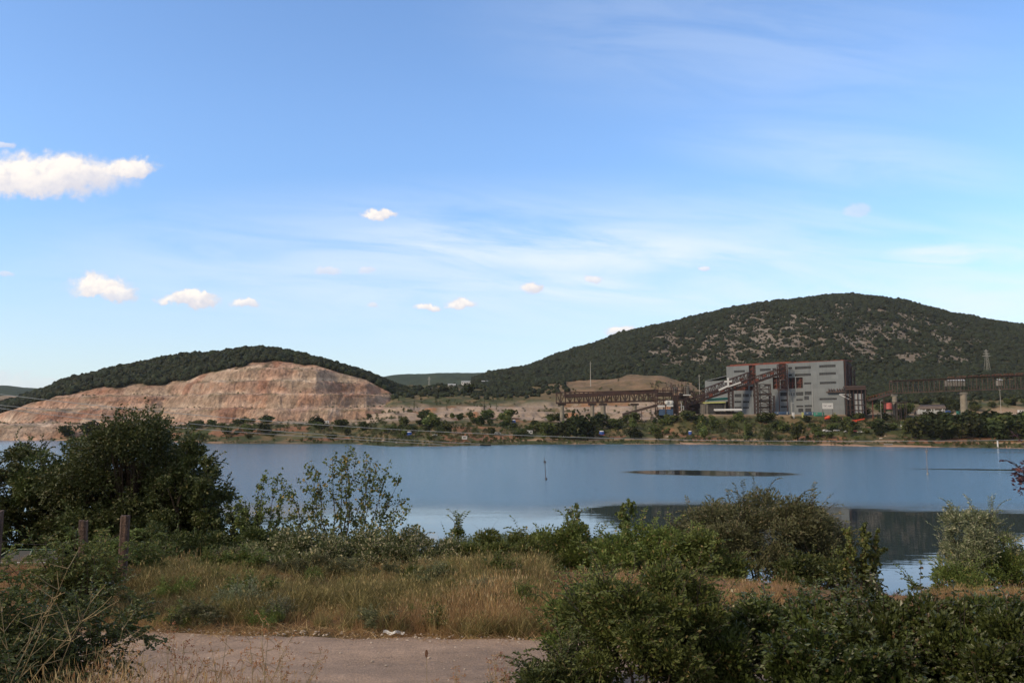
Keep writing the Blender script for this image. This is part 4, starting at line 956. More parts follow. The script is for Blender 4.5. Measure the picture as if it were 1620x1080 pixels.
def build_plant_things():
    z0 = 21.0
    # white cross and sheets hung on the gallery
    p = P(1152, 604, 684); c = MB(); hh = zat(597.5, 684) - zat(612, 684); c.box((0, 0, hh / 2 - .2), (1.3, .8, hh)).box((0, 0, hh * .58), (6.2, .76, 1.4)); o = c.build('white_cross', M['white'], None, .08)
    o.location = (p.x, p.y, zat(612, 684)); tag(o, 'big white cross standing on the long sloping gallery', 'cross')
    c = MB(); o0 = P(1150, 611, 684)
    c.beam(P(1137, 617, 684) - o0, P(1151, 610.5, 684) - o0, .3, 1.5).beam(P(1153, 611, 684) - o0, P(1172, 604.5, 684) - o0, .3, 1.2)
    o = c.build('white_banner', M['white']); o.location = o0; tag(o, 'narrow white strip of cloth hung along the sloping gallery below the cross', 'banner')
    # canopies and low sheds in front
    def shed(px0, px1, yt, yb, D, wallm, roofm, lab, slope=0.0, dep=6, th=.5, name='work_shed', dark=True):
        a = P(px0, 640, D).x; b = P(px1, 640, D).x; zt = zat(yt, D); zb = zat(yb, D); root = solid_prop(name, lab, 'shed', ((a + b) / 2, D, zb)); w = b - a; h = zt - zb
        MB().poly([(-w / 2, -dep / 2, h - slope), (w / 2, -dep / 2, h + slope), (w / 2, dep / 2, h + slope + .6), (-w / 2, dep / 2, h - slope + .6)], (0, 0, th)).build('roof', roofm, root)
        if wallm:
            k = MB(); k.box((-w / 2 + .3, 0, (h - slope - .4) / 2), (.5, dep * .9, h - slope - .4)).box((w / 2 - .3, 0, (h - .4) / 2), (.5, dep * .9, h - .4 - abs(slope))); k.box((0, dep / 2 - .5, (h - slope) / 2 - .3), (w, .3, h - slope - .6)); k.build('wall', wallm, root)
        n = max(2, int(w / 4))
        for i in range(n + 1): MB().box((-w / 2 + .5 + (w - 1) * i / n, -dep / 2 + .3, h / 2 - .4), (.25, .25, h - .8)).build('post', M['steel_dark'], root)
    shed(1119, 1152, 633.5, 654, 696, M['dark'], M['teal'], 'open shed with a teal green sheet roof in front of the plant', .6, 7, 1.6)
    shed(1113, 1147, 638, 655, 684, M['concrete_dark'], M['lime'], 'low shed with a faded yellow green roof below the teal one', .3, 6, .7)
    shed(1130, 1173, 649.6, 656, 672, M['dark'], M['white'], 'long low shelter with a bright white roof edge at the foot of the plant', .2, 4, 1.0)
    k = MB(); a = P(1108, 640, 682).x; b = P(1119, 640, 682).x; k.box((0, 0, 4.5), (b - a, .5, 9))
    for i in range(4): k.box((-(b - a) / 2 + (b - a) * i / 3, -.4, 4.5), (.3, .4, 9))
    o = k.build('concrete_wall', M['concrete_dark']); o.location = ((a + b) / 2, 682, z0); tag(o, 'stained concrete wall panel beside the yellow green shed', 'wall')
    # banner on posts with lettering
    D = 652; a = P(1301, 641, D); b = P(1317.8, 641, D); root = solid_prop('billboard', 'white rectangular billboard on posts before the right half of the plant', 'billboard', ((a.x + b.x) / 2, D, 20.5)); w = b.x - a.x; zt = zat(637.6, D) - 20.5; zb = zat(646.6, D) - 20.5
    MB().box((0, 0, (zt + zb) / 2), (w, .25, zt - zb)).build('panel', M['white'], root)
    k = MB()
    for (x0, x1, zf, hf) in ((-.42, -.28, .58, .10), (-.30, -.16, .48, .14), (-.20, -.10, .60, .08), (.02, .12, .5, .12), (.14, .30, .44, .12), (.20, .36, .56, .08)): k.box(((x0 + x1) / 2 * w, -.15, zb + zf * (zt - zb)), ((x1 - x0) * w, .05, hf * (zt - zb)))
    k.build('lettering', M['marks'], root); k = MB()
    for x in (-w / 2 + .3, w / 2 - .3): k.box((x, .3, zb / 2 + 1), (.3, .3, zb + 2))
    k.build('post', M['steel_dark'], root)
    # containers, fence and plant along the foot
    def container(px0, px1, yt, D, m, lab, name='container', cat='container'):
        a = P(px0, 650, D).x; b = P(px1, 650, D).x; w = b - a; g = fz((a + b) / 2, D); h = zat(yt, D) - g; root = solid_prop(name, lab, cat, ((a + b) / 2, D, g)); k = MB(); k.box((0, 0, h / 2), (w, 2.6, h))
        n = int(w / .6)
        for i in range(n): k.box((-w / 2 + w * (i + .5) / n, -1.33, h / 2), (w / n * .5, .1, h - .5))
        k.build('body', m, root, .04); k = MB(); k.box((w / 2 - 1.4, -1.42, h * .48), (.9, .08, h * .8)); k.box((-w / 2 + 1.6, -1.42, h * .62), (1.4, .08, h * .3)); k.build('door', M['grey_paint'], root)
    container(1226, 1247, 651, 664, M['blue_dull'], 'blue container with a white door at the foot of the plant')
    container(1273, 1287, 651.5, 662, M['blue_dull'], 'blue grey container right of the doorway, left of the teal one')
    container(1287.5, 1303, 652, 660, M['teal'], 'teal container between the blue grey one and the orange machine')
    D = 655
    for i, (px, yt, w, m, lab) in enumerate(((1255, 652, 1.5, 'white', 'narrow white booth beside the blue container'), (1270, 652, 1.2, 'lime', 'pale yellow booth left of the blue grey container'))):
        p = P(px, 655, D); g = fz(p.x, D); h = zat(yt, D) - g; root = solid_prop('booth', lab, 'booth', (p.x, D, g)); MB().box((0, 0, h / 2), (w, 1.5, h)).build('body', M[m], root, .05); MB().box((0, 0, h + .1), (w + .4, 1.9, .2)).build('roof', M['grey_paint'], root)
    # mixer / skip in orange and a dark lorry
    def lorry(px, D, L, cabm, bedm, lab, right=True, s=1.0, rz=0):
        p = P(px, 650, D); g = fz(p.x, D) ; root = solid_prop('truck', lab, 'truck', (p.x, D, g), rz); q = -1 if right else 1
        cb = MB(); cx = q * (L / 2 - 1.2); cb.box((cx, 0, 2.0 * s), (2.2, 2.4, 1.9 * s)).box((cx + q * 1.3, 0, 1.35 * s), (1.6, 2.1, 1.1 * s)); cb.build('cab', cabm, root, .12)
        MB().box((cx + q * .4, 0, 2.3 * s), (1.5, 2.44, .7 * s)).build('window', M['glass'], root)
        MB().box((-q * 1.3, 0, 1.7 * s), (L - 3.4, 2.5, 1.3 * s)).build('bed', bedm, root, .05); MB().box((0, 0, .85 * s), (L, 1.4, .4)).build('chassis', M['steel_dark'], root)
        for x in (q * (L / 2 - .9), -q * (L / 2 - 1.3), -q * (L / 2 - 2.6)):
            for y in (-1.1, 1.1): MB().tube((x, y - .17, .5 * s), (x, y + .17, .5 * s), .5 * s, n=12).build('wheel', M['black'], root)
    p = P(1357, 650, 642); root = solid_prop('excavator', 'orange red machine with a long low arm beside the annex', 'excavator', (p.x, 642, fz(p.x, 642)))
    MB().box((-3, 0, 1.9), (3.2, 2.4, 1.8)).beam((-2, 0, 2.4), (5.6, 0, 3.6), .9, 1.0).beam((5.4, 0, 3.6), (6.2, 0, 1.6), .6).build('body', M['orange'], root, .1)
    MB().box((-3, 0, .5), (4, 2.6, .9)).build('track', M['black'], root)
    MB().box((-3.4, -.2, 3.2), (1.4, 1.6, 1.3)).build('cab', M['glass'], root)
    p = P(1308, 652, 648); root = solid_prop('cement_mixer', 'small orange red mixer truck body under the white billboard', 'mixer', (p.x, 648, fz(p.x, 648)))
    MB().tube((-1.6, 0, 2.2), (1.4, 0, 3.0), 1.0, 1.5, 12).tube((1.4, 0, 3.0), (2.4, 0, 3.4), 1.5, .7, 12).build('drum', M['orange'], root, smooth=False); MB().box((0, 0, .9), (4.6, 1.8, .8)).build('chassis', M['steel_dark'], root)
    lorry(1324, 650, 7.4, M['blue_dull'], M['dark'], 'dark lorry parked right of the white billboard', True, 1.2)
    lorry(1569, 560, 12.8, M['white'], M['blue'], 'white truck with a blue bed on the track at the right', True, 1.35)
    # leaning white beams at the right corner
    D = 652; o0 = P(1335, 628, D); k = MB(); k.beam(P(1328, 623.5, D) - o0, P(1345.5, 632.5, D) - o0, .5, .9).beam(P(1330, 623, D) - o0, P(1346, 624, D) - o0, .4, .5).beam(P(1338, 623.5, D) - o0, P(1347, 628, D) - o0, .4, .5)
    o = k.build('white_beam', M['white']); o.location = o0; tag(o, 'bundle of white beams jutting from the right corner of the plant', 'beam')
    # red tank on a stand
    D = 636; p = P(1405.5, 643, D); g = fz(p.x, D); root = solid_prop('storage_tank', 'faded red tank on a dark steel stand under the right gallery', 'tank', (p.x, D, g)); zt = zat(638, D) - g; zb = zat(647, D) - g
    MB().tube((0, 0, zb), (0, 0, zt), 2.6, n=18).tube((0, 0, zt), (0, 0, zt + .7), 2.6, .6, 18).build('drum', M['tank_red'], root)
    k = MB(); k.box((5, 0, zt + .8), (19, 3.5, .5)); 
    for x in (-3, 2.6, 6, 9, 13): k.box((x, -1.4, zt / 2), (.4, .4, zt)); k.box((x, 1.4, zt / 2), (.4, .4, zt))
    k.box((3, -1.4, zb - .3), (13, .4, .5)).box((0, 0, zb - .5), (6, 3, .6)); k.build('stand', M['steel_dark'], root)
    # collapsed low building with a row of white posts
    D = 640; a = P(1449, 650, D).x; b = P(1495, 650, D).x; w = b - a; g = zat(655, D); root = solid_prop('ruined_building', 'low ruined building with a brown roof and a row of white posts', 'ruin', ((a + b) / 2, D, g - 1.0))
    rr = random.Random(9); k = MB(); k.poly([(-w / 2 - 1, -2, 4.6), (w / 2, -2, 5.0), (w / 2 + 4, 8, 8.2), (-w / 2 + 8, 8, 8.0)], (0, 0, .5)); k.build('roof', M['brown'], root)
    k = MB(); 
    for i in range(24): hh = rr.uniform(1.8, 4.2); k.box((-w / 2 + w * i / 24, -1.7 + rr.uniform(-.2, .2), 1 + hh / 2), (rr.uniform(.25, .9), .4, hh))
    k.box((-2, -1.8, 3.6), (w * .7, .3, .7)); k.build('post', M['white'], root); MB().box((0, 2, 2.4), (w * .95, 5, 4)).build('wall', M['brown'], root)
    # far white buildings in the gap and on the hillside
    for px0, px1, yt, yb, D, lab in ((730, 748, 604.5, 608.5, 1190, 'long white building low in the gap between the hills'), (761, 774, 604, 607.5, 1190, 'short white building right of the long one in the gap'), (709, 721, 609, 612, 1150, 'low white building nearest the quarry hill in the gap'),
                                     (1496, 1524, 602.5, 606.5, 905, 'long pale building seen through the right gallery'), (1577, 1583, 602, 606, 905, 'small pale hut seen through the right gallery near the frame edge')):
        p0 = P(px0, 600, D); p1 = P(px1, 600, D); w = p1.x - p0.x; h = zat(yt, D) - zat(yb, D); gz = zat(yb, D); root = solid_prop('farm_building', lab, 'building', ((p0.x + p1.x) / 2, D, gz - 3))
        MB().box((0, 0, 3 + h / 2 - 1.5), (w, 7, h + 3)).build('wall', M['white'] if D > 1000 else M['concrete_dark'], root); MB().poly([(-w / 2 - .3, -4, 3 + h), (w / 2 + .3, -4, 3 + h), (w / 2 + .3, 0, 3 + h + 1.4), (-w / 2 - .3, 0, 3 + h + 1.4)], (0, .3, .3)).build('roof', M['grey_paint'], root)
        k = MB(); n = int(w / 3)
        for i in range(n): k.box((-w / 2 + w * (i + .5) / n, -3.52, 3 + h * .5), (1.2, .06, h * .35))
        k.build('windows', M['glass'], root) if False else k.build('window_row', M['glass'], root)
build_plant_things()

M['post_brown'] = mat('weathered_pole', (0.20, 0.16, 0.13), .8)
def build_poles():
    # masts and pylons
    for px, yt, yb, D, r, lab in ((934, 572, 616, 985, .45, 'tall thin pale mast on the dry brown knoll'), (1106, 592, 612, 900, .42, 'short pale mast left of the plant below the hill'),
                                  (1581.5, 614, 622, 700, .25, 'short pole standing under the far end of the right gallery')):
        p = P(px, yt, D); g = min(fz(p.x, D), zat(yb, D)) - 1; root = solid_prop('mast', lab, 'mast', (p.x, D, g)); h = zat(yt, D) - g
        MB().tube((0, 0, 0), (0, 0, h), r, r * .5, 8).build('pole', M['pole_grey'], root); MB().box((0, 0, h * .93), (2.4 * r * 3, .3, .25)).build('crossarm', M['pole_grey'], root)
    for px, yt, yb, D, lab in ((1560, 553, 583, 1150, 'faint lattice power pylon on the wooded slope'), (679, 596, 608, 1300, 'small faint power pylon in the gap between the hills')):
        p = P(px, yt, D); zb = zat(yb, D) - 2; h = zat(yt, D) - zb; root = solid_prop('power_pylon', lab, 'pylon', (p.x, D, zb)); k = MB()
        for sx in (-1, 1):
            for sy in (-1, 1): k.beam((sx * h * .10, sy * h * .10, 0), (sx * h * .015, sy * h * .015, h), .22)
        for i in range(7):
            z = h * i / 8; z2 = h * (i + 1) / 8; w0 = h * (.10 - .085 * i / 8); w1 = h * (.10 - .085 * (i + 1) / 8)
            k.beam((-w0, -w0, z), (w1, -w1, z2), .13).beam((w0, -w0, z), (-w1, -w1, z2), .13)
        k.build('mast', M['pole_grey'], root); k = MB()
        for zf, wf in ((.68, .2), (.8, .16), (.92, .11)): k.beam((-h * wf, 0, h * zf), (h * wf, 0, h * zf), .4).beam((-h * wf, 0, h * zf), (0, 0, h * (zf + .05)), .25).beam((h * wf, 0, h * zf), (0, 0, h * (zf + .05)), .25)
        k.build('crossarm', M['pole_grey'], root)
    for px, yt, D, lab in ((1393, 634, 610, 'pale lamp post below the sloping ramp right of the plant'), (1252, 638, 660, 'thin lamp post before the middle of the plant'), (1611, 672, 520, 'thin pole among the dark trees at the right edge')):
        p = P(px, yt, D); g = fz(p.x, D); h = zat(yt, D) - g; root = solid_prop('lamp_post', lab, 'lamp post', (p.x, D, g)); MB().tube((0, 0, 0), (0, 0, h), .16, .1, 8).build('pole', M['pole_grey'], root); MB().beam((0, 0, h), (1.2, 0, h + .2), .12).box((1.4, 0, h + .2), (.9, .3, .18)).build('lamp_head', M['white'], root)
    # poles leaning in the lake
    for px, yt, yb, pxt, D, m, lab in ((864, 723, 757, 861.5, 19500 / 89.0, 'rust', 'thin leaning post in the middle of the lake'), (1467.5, 705, 749, 1465, 19500 / 81.0, 'post_brown', 'taller pale leaning post in the lake further right')):
        b = P(px, yb, D); b.z = -1.0; t = P(pxt, yt, D); root = solid_prop('lake_post', lab, 'post', (b.x, D, 0)); d = Vector((t.x - b.x, 0, t.z)); k = MB(); k.tube((-.04, 0, -1), d, .09, .05, 8); k.build('pole', M[m], root)
        MB().box(d * .8, (.7, .2, .3)).box(d * .74, (.4, .15, .15)).build('bracket', M[m], root)
        MB().tube((-.05, 0, -.4), (.02, 0, .5), .3, .24, 8).build('collar', M['concrete' if m != 'rust' else 'steel_dark'], root)
    # overhead cables: real catenaries crossing the lake bank
    def cable(pts, D0, D1, r, lab):
        n = 60; xs = [q[0] for q in pts]; ys = [q[1] for q in pts]; co = np.polyfit(xs, ys, 2 if len(pts) < 6 else 3); k = []
        for i in range(n + 1):
            px = xs[0] + (xs[-1] - xs[0]) * i / n; k.append(P(px, np.polyval(co, px), D0 + (D1 - D0) * i / n))
        mb = MB()
        for i in range(n): mb.tube(k[i], k[i + 1], r, n=5, cap=False)
        o = mb.build('overhead_cable', M['cable']); tag(o, lab, 'cable')
    M['cable'] = mat('cable', (0.30, 0.32, 0.33), 0.5, 0.4)
    cable([(-60, 616), (0, 623), (82, 632), (229, 651), (489, 670.5), (660, 679.5), (880, 690), (1160, 697.5), (1620, 695.5), (1700, 694)], 62, 78, .022, 'highest overhead cable sagging right across the far shore')
    cable([(-60, 634), (0, 641), (229, 662), (300, 671), (455, 683), (560, 690), (760, 702)], 58, 66, .018, 'middle overhead cable crossing the left trees')
    cable([(-40, 640), (184, 667), (300, 677.5), (489, 690), (566, 695.5), (700, 703)], 56, 64, .018, 'lowest overhead cable crossing the left trees')
build_poles()

def build_shore_things():
    def kiosk(px, yt, D, w, h, lab, base=None, m='blue', top='white'):
        x_, D = hit(px, yt + 7.5); p = P(px, 690, D); g = fz(p.x, D); zt = zat(yt, D); hb = .4; h = max(min(zt - g - hb, 4), 1.8); root = solid_prop('water_tank', lab, 'tank', (p.x, D, g))
        MB().tube((0, 0, max(hb, 0)), (0, 0, max(hb, 0) + h * .8), w / 2, n=16).build('drum', M[m], root); MB().tube((0, 0, max(hb, 0) + h * .8), (0, 0, max(hb, 0) + h), w / 2 * 1.02, w / 2 * .7, 16).build('lid', M[top], root)
        MB().box((0, 0, max(hb, .2) / 2), (w * 1.3, w * .9, max(hb, .2))).build('plinth', M[base or 'concrete_dark'], root)
    kiosk(952, 681, 575, 3.6, 3.0, 'blue tank with a white lid on a red base near the waterline', 'tank_red')
    kiosk(1092, 681, 578, 2.6, 2.8, 'blue tank with a white lid beside the shore path')
    kiosk(647, 682, 540, 3.6, 2.8, 'blue tank with a white lid on the left shore')
    kiosk(813, 663.5, 640, 2.8, 2.4, 'small blue tank with a white lid up on the scrubby bank')
    kiosk(1502, 649, 610, 4.0, 2.6, 'blue tank in front of the ruined building', None, 'blue', 'blue_dull')
    def car(px, py, D, m, lab, s=1.0, rz=0):
        x_, D = hit(px, py + 3); p = P(px, py, D); g = fz(p.x, D); root = solid_prop('parked_car', lab, 'car', (p.x, D, g), rz)
        k = MB(); k.box((0, 0, .68 * s), (4.2 * s, 1.7 * s, .6 * s)).poly([(-1.5 * s, -.78 * s, .97 * s), (1.3 * s, -.78 * s, .97 * s), (.8 * s, -.68 * s, 1.45 * s), (-1.1 * s, -.68 * s, 1.45 * s)], (0, 1.5 * s, 0)); k.build('body', M[m], root, .08)
        k = MB(); k.box((-.1 * s, 0, 1.2 * s), (1.9 * s, 1.58 * s, .3 * s)); k.build('window', M['glass'], root)
        for x in (-1.3, 1.3):
            for y in (-.8, .8): MB().tube((x * s, (y - .1) * s, .33 * s), (x * s, (y + .1) * s, .33 * s), .33 * s, n=10).build('wheel', M['black'], root)
    car(1306, 680, 560, 'white', 'white car parked below the plant, left of a second white car', 1.0, .3); car(1311, 681, 553, 'grey_paint', 'grey car tucked just right of the leftmost white car', 1, .2); car(1323, 680, 556, 'white', 'white car parked third in the row below the billboard', 1, -.2)
    car(1340, 682, 552, 'grey_paint', 'pale grey car parked left of the red one', 1, .1); car(1352, 681, 556, 'tank_red', 'small red car parked among the pale ones', 1, .4); car(1361, 682, 553, 'white', 'white car parked right of the red one', 1, -.4)
    car(787, 684, 560, 'grey_paint', 'silver grey car on the shore left of the pale caravan', 1.2, .1); car(688, 687, 548, 'white', 'small white car alone on the left shore', .9, .9)
    car(877, 690, 562, 'white', 'white car half hidden under the dark shore trees, left one', .9, .3); car(892, 689, 564, 'white', 'white car half hidden under the dark shore trees, right one', .9, 1.2)
    # caravan / pale canopy
    def box_thing(name, cat, px, yb, w, d, h, m, lab, rm='grey_paint', lift=.4, wheels=False):
        D = hit(px, yb)[1]; p = P(px, 685, D); g = fz(p.x, D); root = solid_prop(name, lab, cat, (p.x, D, g)); MB().box((0, 0, lift + h / 2), (w, d, h)).build('body', M[m], root, .1); MB().box((0, 0, lift + h + .08), (w + .3, d + .3, .18)).build('roof', M[rm], root)
        k = MB(); n = max(1, int(w / 2))
        for i in range(n): k.box((-w / 2 + w * (i + .5) / n, -d / 2 - .02, lift + h * .6), (w / n * .55, .06, h * .35))
        k.build('window', M['glass'], root)
        if wheels:
            for x in (-w * .3, w * .3): MB().tube((x, -d / 2 - .1, .4), (x, -d / 2 + .15, .4), .42, n=10).build('wheel', M['black'], root)
    box_thing('caravan', 'caravan', 835, 688, 7.0, 2.4, 2.4, 'white', 'long pale caravan with brown sides on the shore', 'white', .9, True)
    box_thing('delivery_van', 'van', 514, 670.5, 6.5, 2.2, 2.4, 'white', 'white van parked at the foot of the quarry', 'white', .5, True)
    box_thing('beach_hut', 'hut', 735, 696, 3.4, 2.4, 2.0, 'white', 'small white hut with clutter near the waterline', 'white', .3)
    box_thing('beach_hut', 'hut', 1430, 678, 3.0, 2.6, 3.0, 'white', 'small white hut with a dark roof above the reeds', 'brown', .3)
    box_thing('site_cabin', 'cabin', 1617, 654, 4.5, 2.5, 2.6, 'white', 'white site cabin at the right edge on the track', 'white', .4)
    box_thing('beach_hut', 'hut', 1521, 656, 5.0, 3.0, 2.4, 'teal', 'green roofed hut behind the dark trees at the right', 'teal', .4)
    # dark rowing boats drawn up
    def boat(px, D, L, m, lab, rz=0):
        p = P(px, 696, D); g = max(fz(p.x, D), 0); st = []; n = 9; V = []; Fc = []
        for i in range(n):
            t = i / (n - 1); w = .75 * math.sin(math.pi * (0.12 + .88 * (1 - t)) ** .8) if t < 1 else 0.02; w = max(.75 * (1 - (2 * t - .8) ** 2 * .6) if t < .9 else .2 * (1 - t) * 5, .03); x = (t - .5) * L; sh = .18 * (2 * t - 1) ** 2
            V += [(x, -w, .75 + sh), (x, -w * .6, .18 + sh), (x, 0, .0 + sh), (x, w * .6, .18 + sh), (x, w, .75 + sh), (x, w * .88, .72 + sh), (x, w * .5, .28 + sh), (x, -w * .5, .28 + sh), (x, -w * .88, .72 + sh)]
        for i in range(n - 1):
            for k in range(9): a = i * 9 + k; b = i * 9 + (k + 1) % 9; Fc.append([a, b, b + 9, a + 9])
        Fc += [list(range(9)), [(n - 1) * 9 + k for k in range(9)][::-1]]
        root = solid_prop('rowing_boat', lab, 'boat', (p.x, D, g), rz); me = bpy.data.meshes.new('hull'); me.from_pydata(V, [], Fc); me.materials.append(M[m]); link('hull', me, root)
        MB().box((-.6, 0, .6), (.25, 1.2, .06)).box((.7, 0, .6), (.25, 1.1, .06)).build('thwart', M['brown'], root)
    boat(768, 532, 7, 'black', 'dark boat drawn up on the left shore', .15); boat(1405, 520, 5, 'grey_paint', 'grey boat lying by the reeds below the parked cars', -.3)
    # fishing jetty with orange sand and a white post
    D = 487; p = P(1583, 700, D); k = MB(); k.tube((0, 0, -.5), (0, 0, 3.4), .45, .4, 8); o = k.build('marker_post', M['white']); o.location = (p.x, D + 3, .8); tag(o, 'white marker post on the small orange sand spit', 'post')
    rr = random.Random(4)
    # rubble and pale litter on the banks: boulders
    import bmesh
    def rock(seed):
        bm = bmesh.new(); bmesh.ops.create_icosphere(bm, subdivisions=2, radius=1); lr = random.Random(seed)
        for v in bm.verts: v.co *= lr.uniform(.72, 1.15); v.co.z *= .62
        me = bpy.data.meshes.new('boulder'); bm.to_mesh(me); bm.free(); me.materials.append(M['rockm']); return me
    M['rockm'] = mat('pale_rock', (0.42, 0.35, 0.29), 0.9, var=.35, vscale=.8)
    rk = [rock(i) for i in range(4)]
    spots = [(rr.uniform(600, 720), rr.uniform(20, 60)) for _ in range(3)] + [(rr.uniform(800, 905), rr.uniform(3, 14)) for _ in range(5)] + [(rr.uniform(930, 1330), rr.uniform(5, 60)) for _ in range(6)] + [(rr.uniform(1150, 1380), rr.uniform(78, 92)) for _ in range(8)] + [(rr.uniform(1380, 1440), rr.uniform(20, 90)) for _ in range(4)]
    for i, (u, d) in enumerate(spots):
        D = float(shoreD(np.array(float(u)))) + d; x = (u - 810) / F * D; o = link('boulder', rk[i % 4]); s = rr.uniform(.35, 1.1); o.scale = (s * rr.uniform(.8, 1.6), s, s); o.rotation_euler.z = rr.uniform(0, 6); o.location = (x, D, fz(x, D) + .1 * s)
        tag(o, 'pale boulder lying on the far bank of the lake', 'boulder', 'pale boulders scattered along the far bank')
build_shore_things()

# ------------------------------------------------------------------ trees and bushes of the far bank
def tube_mb(mb, pts, r0, r1, n=6):
    for i in range(len(pts) - 1):
        a = r0 + (r1 - r0) * i / (len(pts) - 1); b = r0 + (r1 - r0) * (i + 1) / (len(pts) - 1); mb.tube(pts[i], pts[i + 1], a, b, n, cap=(i == len(pts) - 2))
def build_far_trees():
    crowns = {}
    for k, (m, col) in {'dark': ('crown_bank', False), 'green': ('crown_shore', False), 'fresh': ('leaf_mid', False), 'column': ('crown_bank', True), 'slim': ('leaf_fresh', True)}.items():
        crowns[k] = [tuftball('crown', 300 + i + 10 * len(crowns), M[m], 620 if not col else 420, 1.0, col) for i in range(3)]
    tm = MB(); tm.tube((0, 0, -.4), (.03, 0, .5), .07, .05, 6).tube((.03, 0, .5), (-.2, .1, 1.0), .045, .02, 5).tube((.03, 0, .5), (.25, -.1, 1.05), .04, .02, 5)
    tmo = tm.build('trunk', M['bark']); tme = tmo.data; bpy.data.objects.remove(tmo)
    cnt = [0]
    def tree(px, py, hpx, kind, label, wide=1.0, name='tree', cat='tree', group=None, Y=None):
        if Y is None: x, y = hit(px, py)
        else: y = Y; x = (px - 810) / F * y
        h = hpx * y / F; g = fz(x, y)
        hc = 1.9 if kind not in ('column', 'slim') else 2.85
        root = empty(name, (x, y, g - .1), rng.uniform(0, 6.28)); tag(root, label, cat, group)
        s = h / hc; c = link('crown', crowns[kind][cnt[0] % 3], root); cnt[0] += 1
        w = s * wide * (1.15 if hc < 2 else 1.0); c.scale = (w, w * rng.uniform(.85, 1.1), s); t = link('trunk', tme, root); t.scale = (s, s, s)
    named = [(866, 690, 24, 'green', 'round green tree at the left end of the dark shore clump', 1.1), (893, 694, 34, 'dark', 'dark tree second from the left in the shore clump', 1.0), (912, 696, 44, 'dark', 'tallest dark tree of the shore clump below the left conveyor piers', 1.0),
             (930, 694, 38, 'dark', 'broad dark tree right of the tallest one in the shore clump', 1.1), (945, 680, 30, 'dark', 'dark tree behind the blue tank with the red base', 1.1), (1004, 694, 18, 'dark', 'low round dark bush between the two blue tanks', 1.6),
             (1115, 694, 20, 'fresh', 'bright green round bush just right of the second blue tank', 1.2), (1179, 698, 34, 'slim', 'slim yellow green tree standing at the waterline below the plant', .55), (1217, 699, 20, 'dark', 'small dark round tree at the waterline below the stair tower', .8),
             (1262, 698, 32, 'green', 'leafy green tree at the waterline below the middle of the plant', .8), (1135, 686, 16, 'slim', 'short slim tree left of the yellow green one', .5), (1290, 690, 16, 'green', 'small green tree left of the parked cars', 1.0),
             (655, 649, 16, 'column', 'dark narrow tree on the spoil terrace nearest the quarry', .35), (707, 650, 13, 'column', 'short narrow tree in the middle of the spoil terraces', .45), (766, 650, 20, 'column', 'left narrow cypress of the pair on the spoil terrace', .4),
             (785, 649, 16, 'column', 'right narrow cypress of the pair on the spoil terrace', .35), (780, 635, 15, 'column', 'dark cypress higher up behind the pair', .5), (430, 662, 9, 'dark', 'small dark tree near the foot of the quarry', .9),
             (1345, 690, 22, 'fresh', 'yellow green tree rising between the parked cars', .6), (1386, 685, 24, 'dark', 'dark bush right of the parked cars', 1.3), (1448, 690, 22, 'green', 'green tree beside the small hut with the dark roof', .9),
             (1440, 655, 20, 'green', 'green tree left of the ruined building', .8), (1515, 652, 22, 'dark', 'dark tree at the foot of the far right pier', .9), (1465, 642, 14, 'dark', 'dark tree behind the ruined building', 1.2),
             (104, 692, 22, 'green', 'green tree at the waterline by the left end of the quarry', 1.1), (140, 692, 30, 'dark', 'tall dark tree at the left shore behind the near crowns', 1.1), (28, 690, 10, 'dark', 'low dark bush on the sandy left shore', 1.8), (70, 690, 12, 'green', 'low green bush on the sandy left shore', 1.7),
             (745, 622, 18, 'dark', 'broad dark tree in the gap left of the cypresses', 1.4), (700, 624, 14, 'dark', 'broad dark tree in the gap nearest the quarry', 1.6), (826, 690, 14, 'green', 'small tree beside the pale caravan', 1.0), (1087, 650, 12, 'green', 'pale green bush at the foot of the processing tower', 1.3)]
    for px, py, h, k, lab, w in named: tree(px, py, h, k, lab, w)
    # the dark belt at the right
    xs = np.linspace(1452, 1760, 30)
    for i, px in enumerate(xs):
        py = 697 - (i * 7 % 13) + rng.uniform(-1, 1); tree(px + rng.uniform(-4, 4), py, rng.uniform(26, 42), 'dark' if i % 3 else 'green', ('dark leafy tree in the front row of the dense belt on the right shore' if i % 3 else 'mid green tree in the front row of the dense belt on the right shore'), 1.15, 'tree', 'tree', 'trees of the dense belt on the right shore')
    for i in range(12): tree(1475 + i * 22 + rng.uniform(-6, 6), rng.uniform(668, 678), rng.uniform(16, 24), 'dark', 'dark leafy tree in the rear row of the dense belt on the right shore', 1.2, 'tree', 'tree', 'trees of the dense belt on the right shore')
    for i in range(26):
        u = rng.uniform(1345, 1660); py = rng.uniform(640, 664) 
        tree(u, py, rng.uniform(10, 18), 'dark' if i % 2 else 'green', ('dark' if i % 2 else 'mid green') + (' tree on the slope right of the plant, below the right gallery' if u < 1480 else ' tree on the far slope behind the dense belt'), 1.3, 'tree', 'tree', 'trees on the slope below the right gallery')
    # shrubs and small trees of the bank
    n = 0
    zones = [(430, 'left of the quarry middle'), (560, 'under the right quarry half'), (700, 'under the spoil terraces'), (860, 'below the twin cypresses'), (1035, 'under the left conveyor'), (1120, 'below the processing tower'), (1200, 'before the left plant half'), (1345, 'before the right plant half'), (2000, 'left of the dense belt')]
